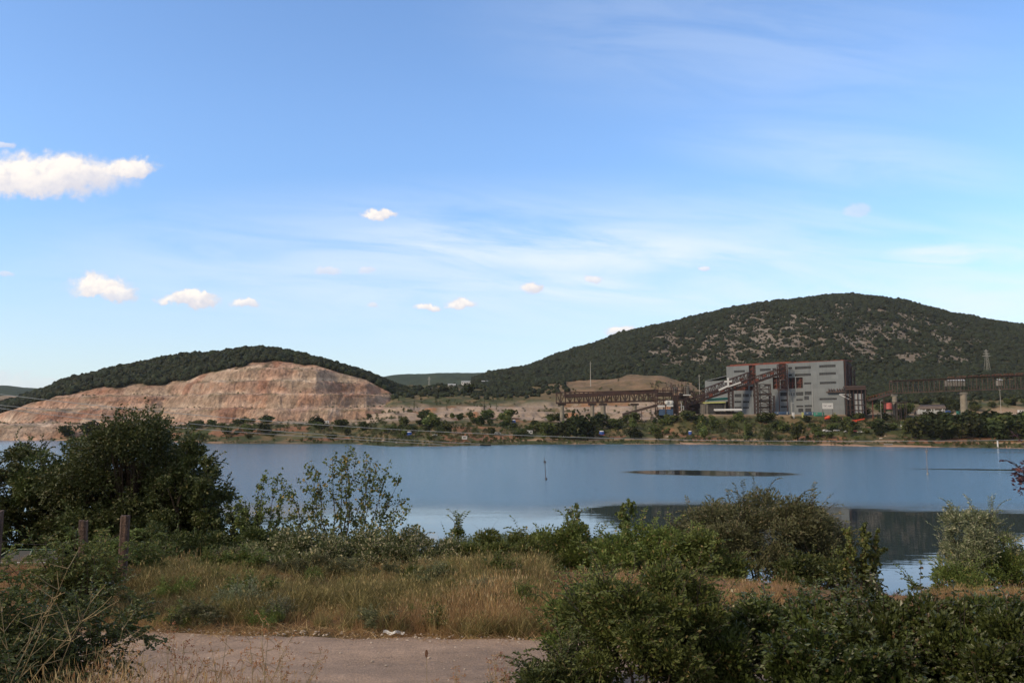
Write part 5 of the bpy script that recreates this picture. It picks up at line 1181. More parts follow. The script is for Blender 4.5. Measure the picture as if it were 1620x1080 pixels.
    while n < 160:
        u = rng.uniform(300, 1445); py = rng.uniform(661, 698)
        if u < 560 and py < 670: continue
        if 1108 < u < 1345 and (py < 667): continue
        if 960 < u < 1345 and rng.random() < (0.4 if py > 684 else 0): continue
        k = ['dark', 'green', 'green', 'fresh'][rng.integers(0, 4)]; hp = rng.uniform(7, 16) * (1.15 if py < 690 else .8); wd = rng.uniform(1.0, 1.7)
        zn = [z for lim, z in zones if u < lim][0]; row = 'at the waterline' if py > 688 else ('halfway up the bank' if py > 675 else 'high on the bank')
        look = {'dark': 'dark', 'green': 'mid green', 'fresh': 'bright green'}[k]; sz = 'taller' if hp > 11 else 'low'; sp = 'wide' if wd > 1.35 else 'round'
        tree(u, py, hp, k, f'{sz} {sp} {look} bush {row}, {zn}', wd, 'bushy_tree', 'tree', 'small bushy trees on the far bank'); n += 1
build_far_trees()

# ------------------------------------------------------------------ near vegetation
def unit(v): return v / (np.linalg.norm(v, axis=-1, keepdims=True) + 1e-9)
class Plant:
    """foliage (many small leaf faces) and woody stems of one plant, in local coordinates"""
    def __init__(s, seed): s.r = np.random.default_rng(seed); s.P = []; s.L = []; s.D = []; s.st = MB()
    def leaf(s, p, L, d=None):
        p = np.atleast_2d(p); s.P.append(p); s.L.append(np.broadcast_to(L, (len(p),)).astype(float))
        s.D.append(np.zeros_like(p) if d is None else np.broadcast_to(d, p.shape))
    def path(s, a, d, L, n=5, droop=0.0, wob=0.12, up=0.0):
        p = np.array(a, float); d = unit(np.array(d, float)); out = [p.copy()]
        for i in range(n):
            d = unit(d + s.r.normal(0, wob, 3) + np.array([0, 0, up - droop * (i / n)])); p = p + d * L / n; out.append(p.copy())
        return np.array(out)
    def stem(s, pts, r0, r1, n=5): tube_mb(s.st, [Vector(q) for q in pts], r0, r1, n)
    def spray(s, a, d, L, pairs, leafL, droop=0.6, r=0.006, wob=.1, spread=.5, wood=True):
        """a twig with leaves set in two rows"""
        pts = s.path(a, d, L, 6, droop, wob); t = np.linspace(0.12, 1, pairs) * (len(pts) - 1.001); i = t.astype(int); f = (t - i)[:, None]
        q = pts[i] * (1 - f) + pts[i + 1] * f; dd = unit(pts[i + 1] - pts[i]); sd = unit(np.cross(dd, [0, 0, 1.0]) + s.r.normal(0, .15, dd.shape))
        for k in (-1, 1):
            o = unit(sd * k + dd * .6 + s.r.normal(0, .15, dd.shape)); l = leafL * s.r.uniform(.7, 1.2, (pairs, 1)); s.leaf(q + o * l * spread, l[:, 0], o)
        if wood: s.stem(pts, r, r * .35, 4)
        return pts
    def foliage(s, m, aspect=.55, name='foliage', scatter_=.6):
        p = np.concatenate(s.P); L = np.concatenate(s.L); D = np.concatenate(s.D); n = len(p)
        d = D + s.r.normal(0, 1, (n, 3)) * np.where(np.abs(D).sum(1, keepdims=True) > 0, .25, 1.0); d = unit(d)
        sd = unit(np.cross(d, s.r.normal(0, 1, (n, 3)) * [1, 1, .0] + [0, 0, .0] + s.r.normal(0, .55, (n, 3)))); nn = np.cross(d, sd); L = L[:, None]
        a = p - d * L * .5; c = p + d * L * .5 - nn * L * .12; b = p + sd * L * aspect * .5 + nn * L * .06; e = p - sd * L * aspect * .5 + nn * L * .06
        V = np.stack([a, b, c, e], 1).reshape(-1, 3); Fc = np.arange(4 * n).reshape(-1, 4)
        return np_mesh(name, V, Fc, [m], fattr=s.r.random(n))
    def done(s, name, loc, leafm, label, cat, aspect=.55, stemm='bark', group=None, rz=0.0):
        root = empty(name, loc, rz); tag(root, label, cat, group)
        link('foliage', s.foliage(leafm, aspect), root)
        if s.st.V: s.st.build('stems' if name != 'tree' else 'trunk', M[stemm], root)
        return root
def bush(seed, W, Dp, H, nb, rb, nl, L, leaves_per_spray=0, sprays=0, spray_len=.6, z0=.1, dome=1.0, up=.5, lean=0.0, stems=True, flat=1.0):
    """dome of lumpy leaf clumps with twigs poking out of the outline"""
    b = Plant(seed); r = b.r
    rad = np.sqrt(r.random(nb)); th = r.uniform(0, 2 * math.pi, nb); top = np.sqrt(np.maximum(1 - (rad * .92) ** (2 * dome), .05))
    c = np.stack([W / 2 * rad * np.cos(th), Dp / 2 * rad * np.sin(th), z0 + (H - z0 - rb * .7) * top * (1 - .75 * r.random(nb) ** 1.8)], -1); c[:, 0] += lean * c[:, 2]
    br = rb * r.uniform(.55, 1.25, nb); w = br ** 2; w = w / w.sum(); k = r.choice(nb, nl, p=w)
    dd = unit(r.normal(0, 1, (nl, 3))); dd[:, 2] = np.abs(dd[:, 2]) * np.sign(r.random(nl) - .3); q = r.random(nl) ** .45
    lump = 1 + .35 * (fbm(dd[:, 0] * 2.3 + k * 3.1, dd[:, 1] * 2.3 + dd[:, 2] * 2.3, seed, 3) - .5) * 2
    p = c[k] + dd * (br[k] * q * lump)[:, None] * [1, 1, .85 * flat]; p[:, 2] = np.maximum(p[:, 2], .03)
    b.leaf(p, L * (.45 + 1.0 * r.random(nl) ** 1.4), dd * .7 + [0, 0, .2])
    if stems:
        for i in range(min(nb, 26)):
            a = np.array([c[i, 0] * .12, c[i, 1] * .12, -.15]); m_ = (a + c[i]) / 2 + r.normal(0, .08 * W / 3, 3); b.stem([a, m_, c[i]], .012 * H, .004 * H, 5)
    for _ in range(sprays):
        i = r.integers(0, nb); d = unit(np.array([c[i, 0] / W * 1.6, c[i, 1] / Dp * 1.6, up + .5 * c[i, 2] / H]) + r.normal(0, .35, 3)); st = c[i] + d * br[i] * .5
        b.spray(st, d, spray_len * r.uniform(.5, 1.3), leaves_per_spray, L * 1.0, .35, .004 + .001 * H)
    for _ in range(int(nb * .5)):
        i = r.integers(0, nb); d = unit(np.array([c[i, 0] / W, c[i, 1] / Dp, .8]) + r.normal(0, .5, 3)); st = b.path(c[i], d, br[i] * r.uniform(1.3, 2.3), 5, .1, .12); b.stem(st, .0018 * H + .002, .0012, 4)
    return b
def place(b, name, px, Y, leafm, label, cat='bush', aspect=.55, group=None, rz=0.0, stemm='bark', sink=0.05):
    x = (px - 810) / F * Y; return b.done(name, (x, Y, nz(x, Y) - sink), M[leafm], label, cat, aspect, stemm, group, rz)

def vase_tree(seed, H, W, limbs, leafL, tips, clump, r0=.05, trunk=.15, wood_ratio=1.0):
    """open tree: limbs fanning out from near the ground, leaves in clumps along thin twigs"""
    b = Plant(seed); r = b.r; base = np.array([0, 0, -.2]); t = b.path(base, [0, 0, 1], trunk * H + .2, 3, 0, .05); b.stem(t, r0 * 1.3, r0, 7)
    for i in range(limbs):
        a = (i + .5) / limbs * 2 - 1; az = r.uniform(-.8, .8); tx = a * W / 2; hh = H * (1 - .42 * abs(a) ** 2.4) * r.uniform(.86, 1.02)
        st = t[-1] - [0, 0, r.uniform(0, trunk * H * .6)]; tgt = np.array([tx, az * W * .35, hh]); L = np.linalg.norm(tgt - st)
        pts = [st]; n = 7
        for k in range(1, n + 1):
            f = k / n; q = st + (tgt - st) * f; q = q + np.array([tx * .10 * math.sin(f * math.pi), 0, -.06 * H * math.sin(f * math.pi) * abs(a)]) + r.normal(0, .035, 3) * L / 3; pts.append(q)
        pts = np.array(pts); b.stem(pts, r0 * .55, .006, 5)
        for k in range(2, n + 1):
            for _ in range(tips):
                f = r.uniform(.0, 1); p0 = pts[k - 1] * (1 - f) + pts[k] * f; d = unit(unit(pts[k] - pts[k - 1]) + r.normal(0, .75, 3) + [0, 0, .12]); L2 = r.uniform(.25, .7) * (1.25 - k / n * .5) * H / 5
                tw = b.path(p0, d, L2, 3, -.1, .12); b.stem(tw, .007, .003, 4)
                for e in (tw[1], tw[2], tw[3]):
                    m = max(2, int(clump * r.uniform(.4, 1.2))); b.leaf(e + r.normal(0, .065 * H / 5, (m, 3)), leafL * r.uniform(.6, 1.25, m))
    return b

def build_near_trees():
    # the big dark group at the left
    def big(seed, px, Y, W, H, nb, nl, lab, L=.135, m='leaf_dark', nst=5):
        b = Plant(seed); r = b.r; cs = []
        for i in range(nb):
            a = r.uniform(-1, 1); d = r.uniform(-1, 1) * math.sqrt(1 - a * a); top = math.sqrt(max(1 - a * a * .8 - d * d * .3, .05)); lo = .22
            z = H * (lo + (top * .93 - lo) * (1 - r.random() ** 1.15 * .95)); cs.append([a * W / 2 * .88, d * W / 2 * .7, z])
        cs = np.array(cs); br = r.uniform(.32, .72, nb) * W / 5.2; w = br ** 2 / (br ** 2).sum(); k = r.choice(nb, nl, p=w); dd = unit(r.normal(0, 1, (nl, 3))); q = r.random(nl) ** .5
        lump = 1 + .8 * (fbm(dd[:, 0] * 2.5 + k * 2.7, dd[:, 1] * 2.5 + dd[:, 2] * 2.1, seed, 3) - .5)
        b.leaf(cs[k] + dd * (br[k] * q * lump)[:, None] * [1.1, 1.1, .8], L * r.uniform(.6, 1.25, nl), dd * .5)
        for s_ in range(nst):
            a = (s_ + .5) / nst * 2 - 1; tp = np.array([a * W * .26, r.uniform(-.4, .4), H * .55]); st = b.path([a * .35, 0, -.4], [a * .35, 0, 1], H * .6, 6, 0, .06); b.stem(st, .13, .05, 7)
            near_ = np.argsort(np.abs(cs[:, 0] - st[-1][0]))[:nb // nst + 3]
            for j in near_:
                f = r.integers(2, 7); f = min(f, 6); mid = (st[f] + cs[j]) / 2 + [0, 0, .15]; b.stem([st[f], mid, cs[j]], .04, .012, 5)
        for _ in range(int(nb * 2.6)):
            i = r.integers(0, nb); d = unit(np.array([cs[i, 0] / W, cs[i, 1] / W, .45]) + r.normal(0, .3, 3)); b.spray(cs[i] + d * br[i] * .6, d, r.uniform(.35, .85), 9, L * .9, .2, .006)
        place(b, 'tree', px, Y, m, lab, 'tree', .62, sink=.1)
    big(401, 215, 34, 6.6, 7.75, 84, 38000, 'tallest dark tree of the left group with its crown above the waterline')
    big(402, 300, 33, 3.9, 6.3, 52, 20000, 'dark tree at the right side of the left group, over the grass')
    big(403, 262, 36, 4.8, 8.0, 50, 17000, 'dark tree behind the right side of the left group')
    big(404, 45, 35, 4.2, 7.0, 56, 19000, 'lower dark tree at the left of the group with blue water behind')
    big(405, -40, 33, 3.4, 5.2, 40, 16000, 'dark tree cut by the left edge of the frame')
    big(407, 125, 34.5, 5.0, 7.3, 50, 19000, 'tall dark tree just left of the tallest one in the left group')
    big(406, 190, 33, 5.0, 4.0, 55, 22000, 'dark low tree in front of the left group')
    # open tree against the water and the smaller ones beside it
    b = vase_tree(411, 4.9, 4.9, 17, .115, 5, 5, .055, .06); place(b, 'tree', 548, 30, 'leaf_sparse', 'open leafy tree with bare fanning limbs against the water', 'tree', .8, sink=.1)
    b = vase_tree(412, 4.3, 2.2, 7, .11, 4, 7, .035, .35); place(b, 'tree', 425, 31, 'leaf_mid', 'slender airy tree left of the open fanning one', 'tree', .7, sink=.1)
    b = vase_tree(413, 3.5, 1.9, 7, .12, 5, 12, .035, .3); place(b, 'tree', 388, 32, 'leaf_dark', 'small dark tree between the big group and the slender one', 'tree', .7, sink=.1)
    b = vase_tree(414, 2.4, 1.8, 6, .12, 4, 12, .03, .2); place(b, 'tree', 462, 30, 'leaf_dark', 'small dark tree leaning into the foot of the open one', 'tree', .7, sink=.1)
    b = bush(415, 4.2, 2.5, 2.2, 26, .5, 11000, .12, 7, 30, .5); place(b, 'bush', 420, 29, 'leaf_dark', 'dark undergrowth below the slender tree')
    b = bush(416, 4.0, 2.4, 1.6, 24, .5, 9000, .12, 7, 26, .5); place(b, 'bush', 620, 29, 'leaf_dark', 'dark undergrowth right of the open fanning tree')
    b = bush(417, 5.0, 2.4, 2.3, 30, .5, 12000, .12, 7, 26, .5); place(b, 'bush', 300, 28, 'leaf_dark', 'dark undergrowth between the dry grass and the big tree group')
    # pale flowering shrubs in the middle
    b = bush(421, 4.5, 2.6, 1.7, 40, .42, 26000, .08, 8, 40, .4); place(b, 'bush', 520, 23.4, 'leaf_pale', 'rounded shrub with pale flower heads below the open tree')
    b = bush(422, 3.3, 2.2, 1.45, 30, .38, 17000, .08, 8, 30, .4); place(b, 'bush', 665, 22.6, 'leaf_pale', 'rounded pale flecked shrub right of the bigger one')
    b = bush(423, 3.2, 2.2, 1.5, 26, .36, 14000, .085, 8, 30, .4); place(b, 'bush', 785, 22.8, 'leaf_mid', 'green shrub with a shaded dry foot in the middle')
    b = bush(424, 3.4, 2.0, 1.25, 26, .36, 12000, .085, 8, 24, .3); place(b, 'bush', 395, 25.5, 'leaf_olive', 'low olive shrub left of the pale flowering one')
    b = bush(425, .9, .8, 1.9, 8, .2, 1500, .08, 9, 34, .7, up=1.1); place(b, 'bush', 724, 25, 'leaf_mid', 'tall arching vine shoot rising against the water')
    # fresh green thicket left of the right bush
    b = bush(431, 3.6, 2.4, 1.9, 32, .42, 17000, .09, 9, 60, .7, up=.9); place(b, 'bush', 905, 24, 'leaf_fresh', 'fresh green thicket in the middle by the water')
    b = bush(432, 3.4, 2.4, 1.75, 30, .42, 15000, .09, 9, 50, .6, up=.9); place(b, 'bush', 1010, 23, 'leaf_fresh', 'fresh green thicket left of the large olive bush')
    b = vase_tree(433, 2.5, 1.0, 4, .10, 3, 6, .02, .4); place(b, 'sapling', 905, 26, 'leaf_mid', 'young sapling poking above the green thicket', 'sapling', .7)
    b = vase_tree(434, 2.9, .6, 2, .12, 3, 7, .018, .5); place(b, 'sapling', 990, 25, 'leaf_mid', 'thin sapling with broad leaves right of the taller one', 'sapling', .75)
    # the large olive bush
    b = bush(441, 5.5, 3.4, 3.35, 110, .52, 76000, .095, 12, 200, .7, up=.75, dome=1.2); place(b, 'bush', 1192, 25.5, 'leaf_olive', 'large olive green bush with feathery tips against the water', 'bush', .42)
    b = bush(442, 2.2, 1.6, 1.7, 20, .36, 9000, .09, 9, 40, .5, up=.9); place(b, 'bush', 1090, 22.5, 'leaf_mid', 'green bush at the left foot of the large olive bush')
    b = vase_tree(443, 1.6, 1.2, 7, .085, 4, 6, .015, .2); place(b, 'sapling', 1350, 18.5, 'leaf_mid', 'broad leaved sapling at the right foot of the large olive bush', 'sapling', .8)
    b = bush(444, 2.6, 1.8, 1.5, 20, .4, 9000, .09, 9, 30, .5); place(b, 'bush', 1290, 23, 'leaf_dark', 'dark bush under the right side of the large olive bush')
    # silver willow shrub and its neighbours at the right
    b = bush(451, 2.0, 1.6, 2.7, 36, .33, 24000, .085, 12, 90, .6, up=1.2, dome=1.6); place(b, 'bush', 1524, 23.5, 'leaf_silver', 'silvery willow shrub standing against the water at the right', 'bush', .35)
    b = bush(452, 2.6, 1.7, 1.9, 24, .34, 12000, .085, 11, 70, .6, up=1.0); place(b, 'bush', 1605, 23, 'leaf_mid', 'green shrub at the right frame edge beside the silvery one', 'bush', .4)
    b = bush(453, 2.4, 1.4, 1.15, 18, .3, 7000, .08, 10, 40, .5, up=.9); place(b, 'bush', 1500, 22.0, 'leaf_mid', 'low green shrub under the left side of the silvery one', 'bush', .4)
    # purple leaved tree whose twigs reach in at the right edge
    b = bush(454, 1.5, 1.5, 3.5, 26, .3, 7000, .07, 10, 60, .45, z0=1.9, up=.3, stems=False); tk = b.path([0, 0, -.2], [0, 0, 1], 2.3, 5, 0, .04); b.stem(tk, .05, .03, 7); [b.stem([tk[-1], tk[-1] + (q - tk[-1]) * .5 + [0, 0, .06], q], .02, .006, 5) for q in [tk[-1] + b.r.normal(0, 1, 3) * [.38, .38, .25] + [0, 0, .55] for _ in range(9)]]; place(b, 'tree', 1698, 13, 'leaf_purple', 'purple leaved tree reaching in at the right frame edge', 'tree', .5)
build_near_trees()

def build_foreground():
    # bramble thickets along the bottom right
    for i, (px, Y, W, D_, H, lab) in enumerate(((1250, 10.2, 2.6, 2.6, 1.45, 'dense bramble thicket at the bottom, left third of the hedge'), (1440, 10.4, 2.9, 2.6, 1.5, 'dense bramble thicket at the bottom, middle of the hedge'), (1640, 10.0, 3.2, 2.6, 1.47, 'dense bramble thicket at the bottom right corner'))):
        b = bush(501 + i, W, D_, H, 70, .30, 60000, .062, 8, 150, .45, dome=2.6, up=.5); place(b, 'bush', px, Y, 'leaf_bramble', lab, 'bramble', .62)
    for i, (px, Y, W, D_, H) in enumerate(((1330, 8.4, 2.2, 1.2, .95), (1540, 8.3, 2.4, 1.2, 1.0))):
        b = bush(511 + i, W, D_, H, 40, .26, 26000, .055, 8, 60, .35, dome=2.2, up=.4); place(b, 'bush', px, Y, 'leaf_bramble', ('low bramble in front of the hedge, left one', 'low bramble in front of the hedge, right one')[i], 'bramble', .62)
    # mixed green bush in the bottom centre
    b = bush(521, 2.1, 1.9, 1.98, 70, .25, 56000, .055, 10, 200, .45, dome=1.8, up=.8); place(b, 'bush', 1010, 9.8, 'leaf_mid', 'big mixed green bush at the bottom centre', 'bush', .5)
    b = bush(522, 1.3, 1.3, 1.15, 34, .22, 20000, .05, 10, 110, .42, dome=1.4, up=.6); place(b, 'bush', 880, 9.2, 'leaf_dark', 'smaller dark bush spilling over the track edge', 'bush', .5)
    b = bush(523, 1.2, 1.0, 1.5, 24, .24, 14000, .05, 10, 80, .4, dome=1.6, up=.9); place(b, 'bush', 930, 11.6, 'leaf_fresh', 'yellowish green bush behind the big mixed one', 'bush', .45)
    b = bush(524, 1.5, 1.0, 1.35, 24, .24, 15000, .055, 10, 70, .4, dome=1.8, up=.6); place(b, 'bush', 1130, 10.8, 'leaf_pale', 'bush with pale seed heads between the mixed bush and the hedge', 'bush', .5)
    # dark shrub with feathered leaves at the left
    b = Plant(531); r = b.r
    for i in range(24):
        a = r.uniform(-1, 1); d = [a * .55, r.uniform(-.4, .3), 1.0]; L = r.uniform(1.0, 1.7); st = b.path([a * .25, r.uniform(-.25, .25), -.2], d, L, 8, .12, .07); b.stem(st, .016, .005, 6)
        for k in range(2, 9):
            for _ in range(6):
                q = st[k] + r.normal(0, .03, 3); dd = unit((st[k] - st[k - 1]) / L * 4 + r.normal(0, .8, 3) + [0, 0, .1]); pts = b.spray(q, dd, r.uniform(.25, .5), 16, .04, .35, .003)
                for t in (2, 4): b.spray(pts[t], unit(dd + r.normal(0, .7, 3)), r.uniform(.14, .28), 11, .036, .4, .002)
    for i in range(26):
        a = r.uniform(-.9, 1.2); z = r.uniform(.1, 1.1); b.spray([a * .3, r.uniform(-.6, .2), z], [a * .8, r.uniform(-.7, .2), r.uniform(-.1, .4)], r.uniform(.5, .95), 22, .042, .3, .004)
    place(b, 'bush', -12, 6.4, 'leaf_dark', 'dark feathery leaved shrub filling the left edge', 'bush', .5)
    b = Plant(532); r = b.r
    for i in range(80):
        a = r.uniform(-1, 1); b.spray([a * .5, r.uniform(-.4, .4), r.uniform(0, .4)], [a * .8 + .4, r.uniform(-.6, .3), r.uniform(.0, .8)], r.uniform(.3, .75), 18, .04, .45, .003)
    place(b, 'bush', 35, 6.6, 'leaf_dark', 'low dark branches reaching right over the track at the left', 'bush', .5)
    # light green compound leaved weeds round the fence
    for i, (px, Y, W, H, lab) in enumerate(((75, 17.3, 1.1, 1.55, 'light green leafy shoots behind the leftmost post'), (172, 18.9, 1.1, 1.3, 'light green leafy shoots between the two right posts'), (238, 19.6, .8, 1.15, 'light green leafy shoots just behind the right post'), (140, 15.6, 1.0, 1.75, 'green leafy shoots in front of the middle post'))):
        b = Plant(541 + i); r = b.r
        for k in range((7, 24, 22, 40)[i]):
            a = r.uniform(-1, 1); st = b.path([a * W * .4, r.uniform(-.3, .3), -.1], [a * .35, r.uniform(-.2, .2), 1], H * r.uniform(.55, 1.0), 5, 0, .08); b.stem(st, .008, .004, 4)
            for j in range(1, 6):
                for _ in range(3): b.spray(st[j], unit(r.normal(0, 1, 3) * [1, 1, .3] + [0, 0, .35]), r.uniform(.2, .42), 9, .075, .5, .003)
        place(b, 'bush', px, Y, 'leaf_fresh' if i != 3 else 'leaf_mid', lab, 'weeds', .42)
    # small grey green tufts in the grass
    for i, (px, Y, W, H, m, lab) in enumerate(((395, 16.2, .95, .55, 'leaf_silver', 'rounded grey green cushion plant in the dry grass at the left'), (455, 15.4, .5, .35, 'leaf_silver', 'small grey green cushion by the track edge'), (772, 17.0, .6, .5, 'leaf_silver', 'pale grey green cushion plant left of the mixed bush'), (660, 18.6, .6, .55, 'leaf_fresh', 'small fresh green bush below the pale flecked shrub'), (830, 16, .9, .6, 'leaf_mid', 'low green creeper beside the grey green cushion'))):
        b = bush(551 + i, W, W, H, 16, .16, 6000, .035, 9, 60, .22, up=.9, stems=False); place(b, 'plant', px, Y, m, lab, 'plant', .3)
    # low herbs dotted through the grass
    lr = np.random.default_rng(33); hb = [(bush(561 + i, .8, .7, (.42, .55, .35)[i], 10, .14, 2600, (.06, .045, .035)[i], 7, 36, .2, up=.9, stems=False)).foliage(M[('leaf_mid', 'leaf_olive', 'leaf_fresh')[i]], .4) for i in range(3)]
    for i in range(42):
        while True:
            px = lr.uniform(215, 860); Y = lr.uniform(14.6, 22.5)
            if (Y < 20 or px < 500) and lr.random() < .35 + .65 * (px > 330): break
        x = (px - 810) / F * Y; k = i % 3; s = lr.uniform(.5, 1.15); o = link('herb', hb[k]); o.location = (x, Y, nz(x, Y)); o.scale = (s, s, s * lr.uniform(.8, 1.2)); o.rotation_euler.z = lr.uniform(0, 6)
        tag(o, ('low broad leaved green herb in the dry grass', 'low olive herb in the dry grass', 'low bright green herb in the dry grass')[k] + (' near the track' if Y < 17 else ' midway up the bank' if Y < 20 else ' near the shrubs'), 'herb', 'low herbs dotted through the dry grass')
build_foreground()

# ---- grasses, one object per kind
def grass_tuft(name, seed, m, n, h, w, spread, lean=.35, head=0.0, curl=.25):
    r = np.random.default_rng(seed); V = []; Fc = []; at = []
    for i in range(n):
        a = r.uniform(0, 6.28); p = np.array([math.cos(a), math.sin(a), 0]) * spread * math.sqrt(r.random()); d = unit(np.array([r.normal(0, lean), r.normal(0, lean), 1.0])); H = h * r.uniform(.5, 1.1); sd = unit(np.cross(d, r.normal(0, 1, 3))); bend = np.array([r.normal(0, curl), r.normal(0, curl), -abs(r.normal(0, curl * .4))]) * H
        b = len(V); c = r.random()
        for k, t in enumerate((0, .4, .75, 1.0)):
            q = p + d * H * t + bend * t * t; ww = w * (1, .85, .55, .12)[k] * .5; V += [q - sd * ww, q + sd * ww]
        for k in range(3): Fc.append([b + 2 * k, b + 2 * k + 1, b + 2 * k + 3, b + 2 * k + 2]); at.append(c)
        if r.random() < head:
            q = p + d * H + bend; e = unit(d + bend * .8); L = h * .13; b = len(V); V += [q - e * L * .2 - sd * .001, q + sd * w * .9 + e * L * .3, q + e * L, q - sd * w * .9 + e * L * .3]; Fc.append([b, b + 1, b + 2, b + 3]); at.append(min(1, c * .5 + .5))
    return np_mesh(name, V, Fc, [m], fattr=at)
def weed_shape(name, seed, m, h=1.0, n=90, L=.11, asp=.3):
    b = Plant(seed); r = b.r
    for k in range(4):
        a = r.normal(0, .12, 2); st = b.path([a[0], a[1], 0], [r.normal(0, .12), r.normal(0, .12), 1], h * r.uniform(.65, 1.0), 7, 0, .05)
        t = r.uniform(1, 6.99, n // 4 * 2); i = t.astype(int); f = (t - i)[:, None]; q = st[i] * (1 - f) + st[np.minimum(i + 1, 7)] * f; d = unit(np.stack([r.normal(0, 1, len(t)), r.normal(0, 1, len(t)), np.full(len(t), .9)], -1)); b.leaf(q + d * L * .5 * (1.3 - t / 7)[:, None], L * (1.3 - t / 8) , d)
    return b.foliage(m, asp, name)
def build_grass():
    def area(n, u0, u1, y0, y1, seed):
        r = np.random.default_rng(seed); Y = np.sqrt(r.uniform(y0 ** 2, y1 ** 2, n)); u = r.uniform(u0, u1, n); X = (u - 810) / F * Y; return X, Y, u, r
    hidden = lambda X, Y: (Y > road_far(X) - 6.2) & (Y < road_far(X) + .1 + (fbm(X * 1.1, Y * 0, 165, 3) - .5) * .9)
    dry = [grass_tuft('grass_shape', 600 + i, M['straw'], 46, .70, .0075, .16, .22, .35) for i in range(4)] + [grass_tuft('grass_shape', 610 + i, M['rust_grass'], 50, .60, .0075, .18, .25, .25) for i in range(3)]
    grn = [grass_tuft('grass_shape', 620 + i, M['green_grass'], 54, .42, .0085, .2, .35, .1, .4) for i in range(4)]
    fine = [grass_tuft('grass_shape', 630 + i, M['rust_grass'], 34, .34, .0028, .16, .3, .5, .3) for i in range(3)] + [grass_tuft('grass_shape', 640 + i, M['straw'], 22, .5, .003, .16, .25, .8, .3) for i in range(2)]
    X, Y, u, r = area(21000, -250, 1900, 13.8, 28, 71)
    n = fbm(X * .45, Y * .6, 171, 4); n2 = fbm(X * .22, Y * .3, 172, 3)
    gmask = ss(n, .40, .52) * ss(u, 240, 330) * ss(u, 760, 640) * ss(Y, 20, 17.5)
    k = ~hidden(X, Y) & (r.random(len(X)) < .9) & ~((u > 430) & (Y > 23.5)) & ~((u < 150) & (Y > 22) & (Y < 30)) & ((u < 860 + 120 * (fbm(X, Y * .8, 175, 2) - .5)) | (np.abs(u - 1170) < 70 + 110 * (fbm(X * .9, Y * .9, 176, 3) - .3)) & (Y < 23) | (np.abs(u - 1540) < 65 + 110 * (fbm(X * .9, Y * .9, 177, 3) - .3)) & (Y > 17) & (Y < 22)) & (r.random(len(X)) > gmask * .75); Xa, Ya, na, n2a, ua = X[k], Y[k], n[k], n2[k], u[k]
    rust = (fbm(Xa * .28 + 50, Ya * .4, 173, 3) + r.uniform(-.09, .09, len(Xa)) > .45) | (ua > 1080)
    idx = np.where(rust, r.integers(4, 7, len(Xa)), r.integers(0, 4, len(Xa)))
    scatter('dry_grass', np.stack([Xa, Ya, near_z(Xa, Ya) - .02], -1), r.uniform(.55, 1.02, len(Xa)) * (.42 + .75 * ss(n2a, .3, .6)) * (.75 + .5 * fbm(Xa * 1.3, Ya * 1.3, 178, 3)) * (.6 + .4 * ss(Ya, 14, 15.5)) * (1 - .55 * ss(ua, 190, 130) * ss(Ya, 14.5, 16)) * (1 - .42 * ss(ua, 380, 470) * ss(Ya, 16, 19)) * (1 - .35 * ss(ua, 900, 1000)) * r.uniform(.6, 1.1, len(Xa)), dry, 'tall dry straw and rust coloured grass on the bank', 'grass', tilt=.12, idx=idx, seed=5)
    X, Y, u, r = area(7600, 200, 860, 13.8, 21, 72); gm = ss(fbm(X * .45, Y * .6, 171, 4), .44, .56)
    k = ~hidden(X, Y) & (r.random(len(X)) < gm * .9 + .08); X, Y = X[k], Y[k]
    scatter('green_grass', np.stack([X, Y, near_z(X, Y) - .02], -1), r.uniform(.6, 1.2, len(X)), grn, 'yellow green grass patches beside the track', 'grass', tilt=.15, seed=6)
    # verge in front of the track
    X, Y, u, r = area(2600, -100, 1000, 4.2, 5.5, 73); k = r.random(len(X)) < ss(fbm(X * .9, Y * .9, 181, 3), .35, .6) * .55; X, Y, u = X[k], Y[k], u[k]
    scatter('verge_grass', np.stack([X, Y, near_z(X, Y) - .02], -1), r.uniform(.5, 1.0, len(X)) * (.85 - .5 * ss(u, 380, 560)) * (1 + .0 * u), fine, 'fine reddish grass on the near verge of the track', 'grass', tilt=.15, seed=7)
    # tall weeds by the water
    wd = [weed_shape('weed_shape', 650 + i, M['weed'], 1.0) for i in range(3)] + [weed_shape('weed_shape', 655 + i, M['reed'], 1.05, 110, .13, .16) for i in range(3)]
    X, Y, u, r = area(5200, 600, 1130, 25, 47, 74); Z = near_z(X, Y)
    top = CAMZ - Y * (0.127 + .025 * ss(u, 760, 620) - .02 * (fbm(u * .012, u * 0, 191, 3) - .5)); h = np.clip(top - Z, .6, 3.9) * r.uniform(.62, 1.0, len(X))
    scatter('tall_weeds', np.stack([X, Y, Z - .05], -1), h, wd, 'dense tall green weeds and reeds along the near waterline', 'weeds', sclz=1.0, tilt=.05, seed=8)
    X, Y, u, r = area(5200, 830, 1900, 17.3, 36, 75); Z = near_z(X, Y); top = CAMZ - Y * .212; h = np.clip(top - Z, .22, 1.0) * r.uniform(.6, 1, len(X))
    scatter('low_weeds', np.stack([X, Y, Z - .05], -1), h * 1.0, wd[:3], 'low green weeds on the bank behind the brambles', 'weeds', sclz=1.0, seed=9)
    X, Y, u, r = area(1500, -300, 620, 24, 36, 76); k = (u > 150) | (Y > 30); X, Y, u = X[k], Y[k], u[k]; Z = near_z(X, Y)
    scatter('understory_weeds', np.stack([X, Y, Z - .05], -1), r.uniform(.6, 1.3, len(X)), wd[:3], 'dark green weeds growing under the left trees', 'weeds', sclz=1.0, seed=10)
build_grass()

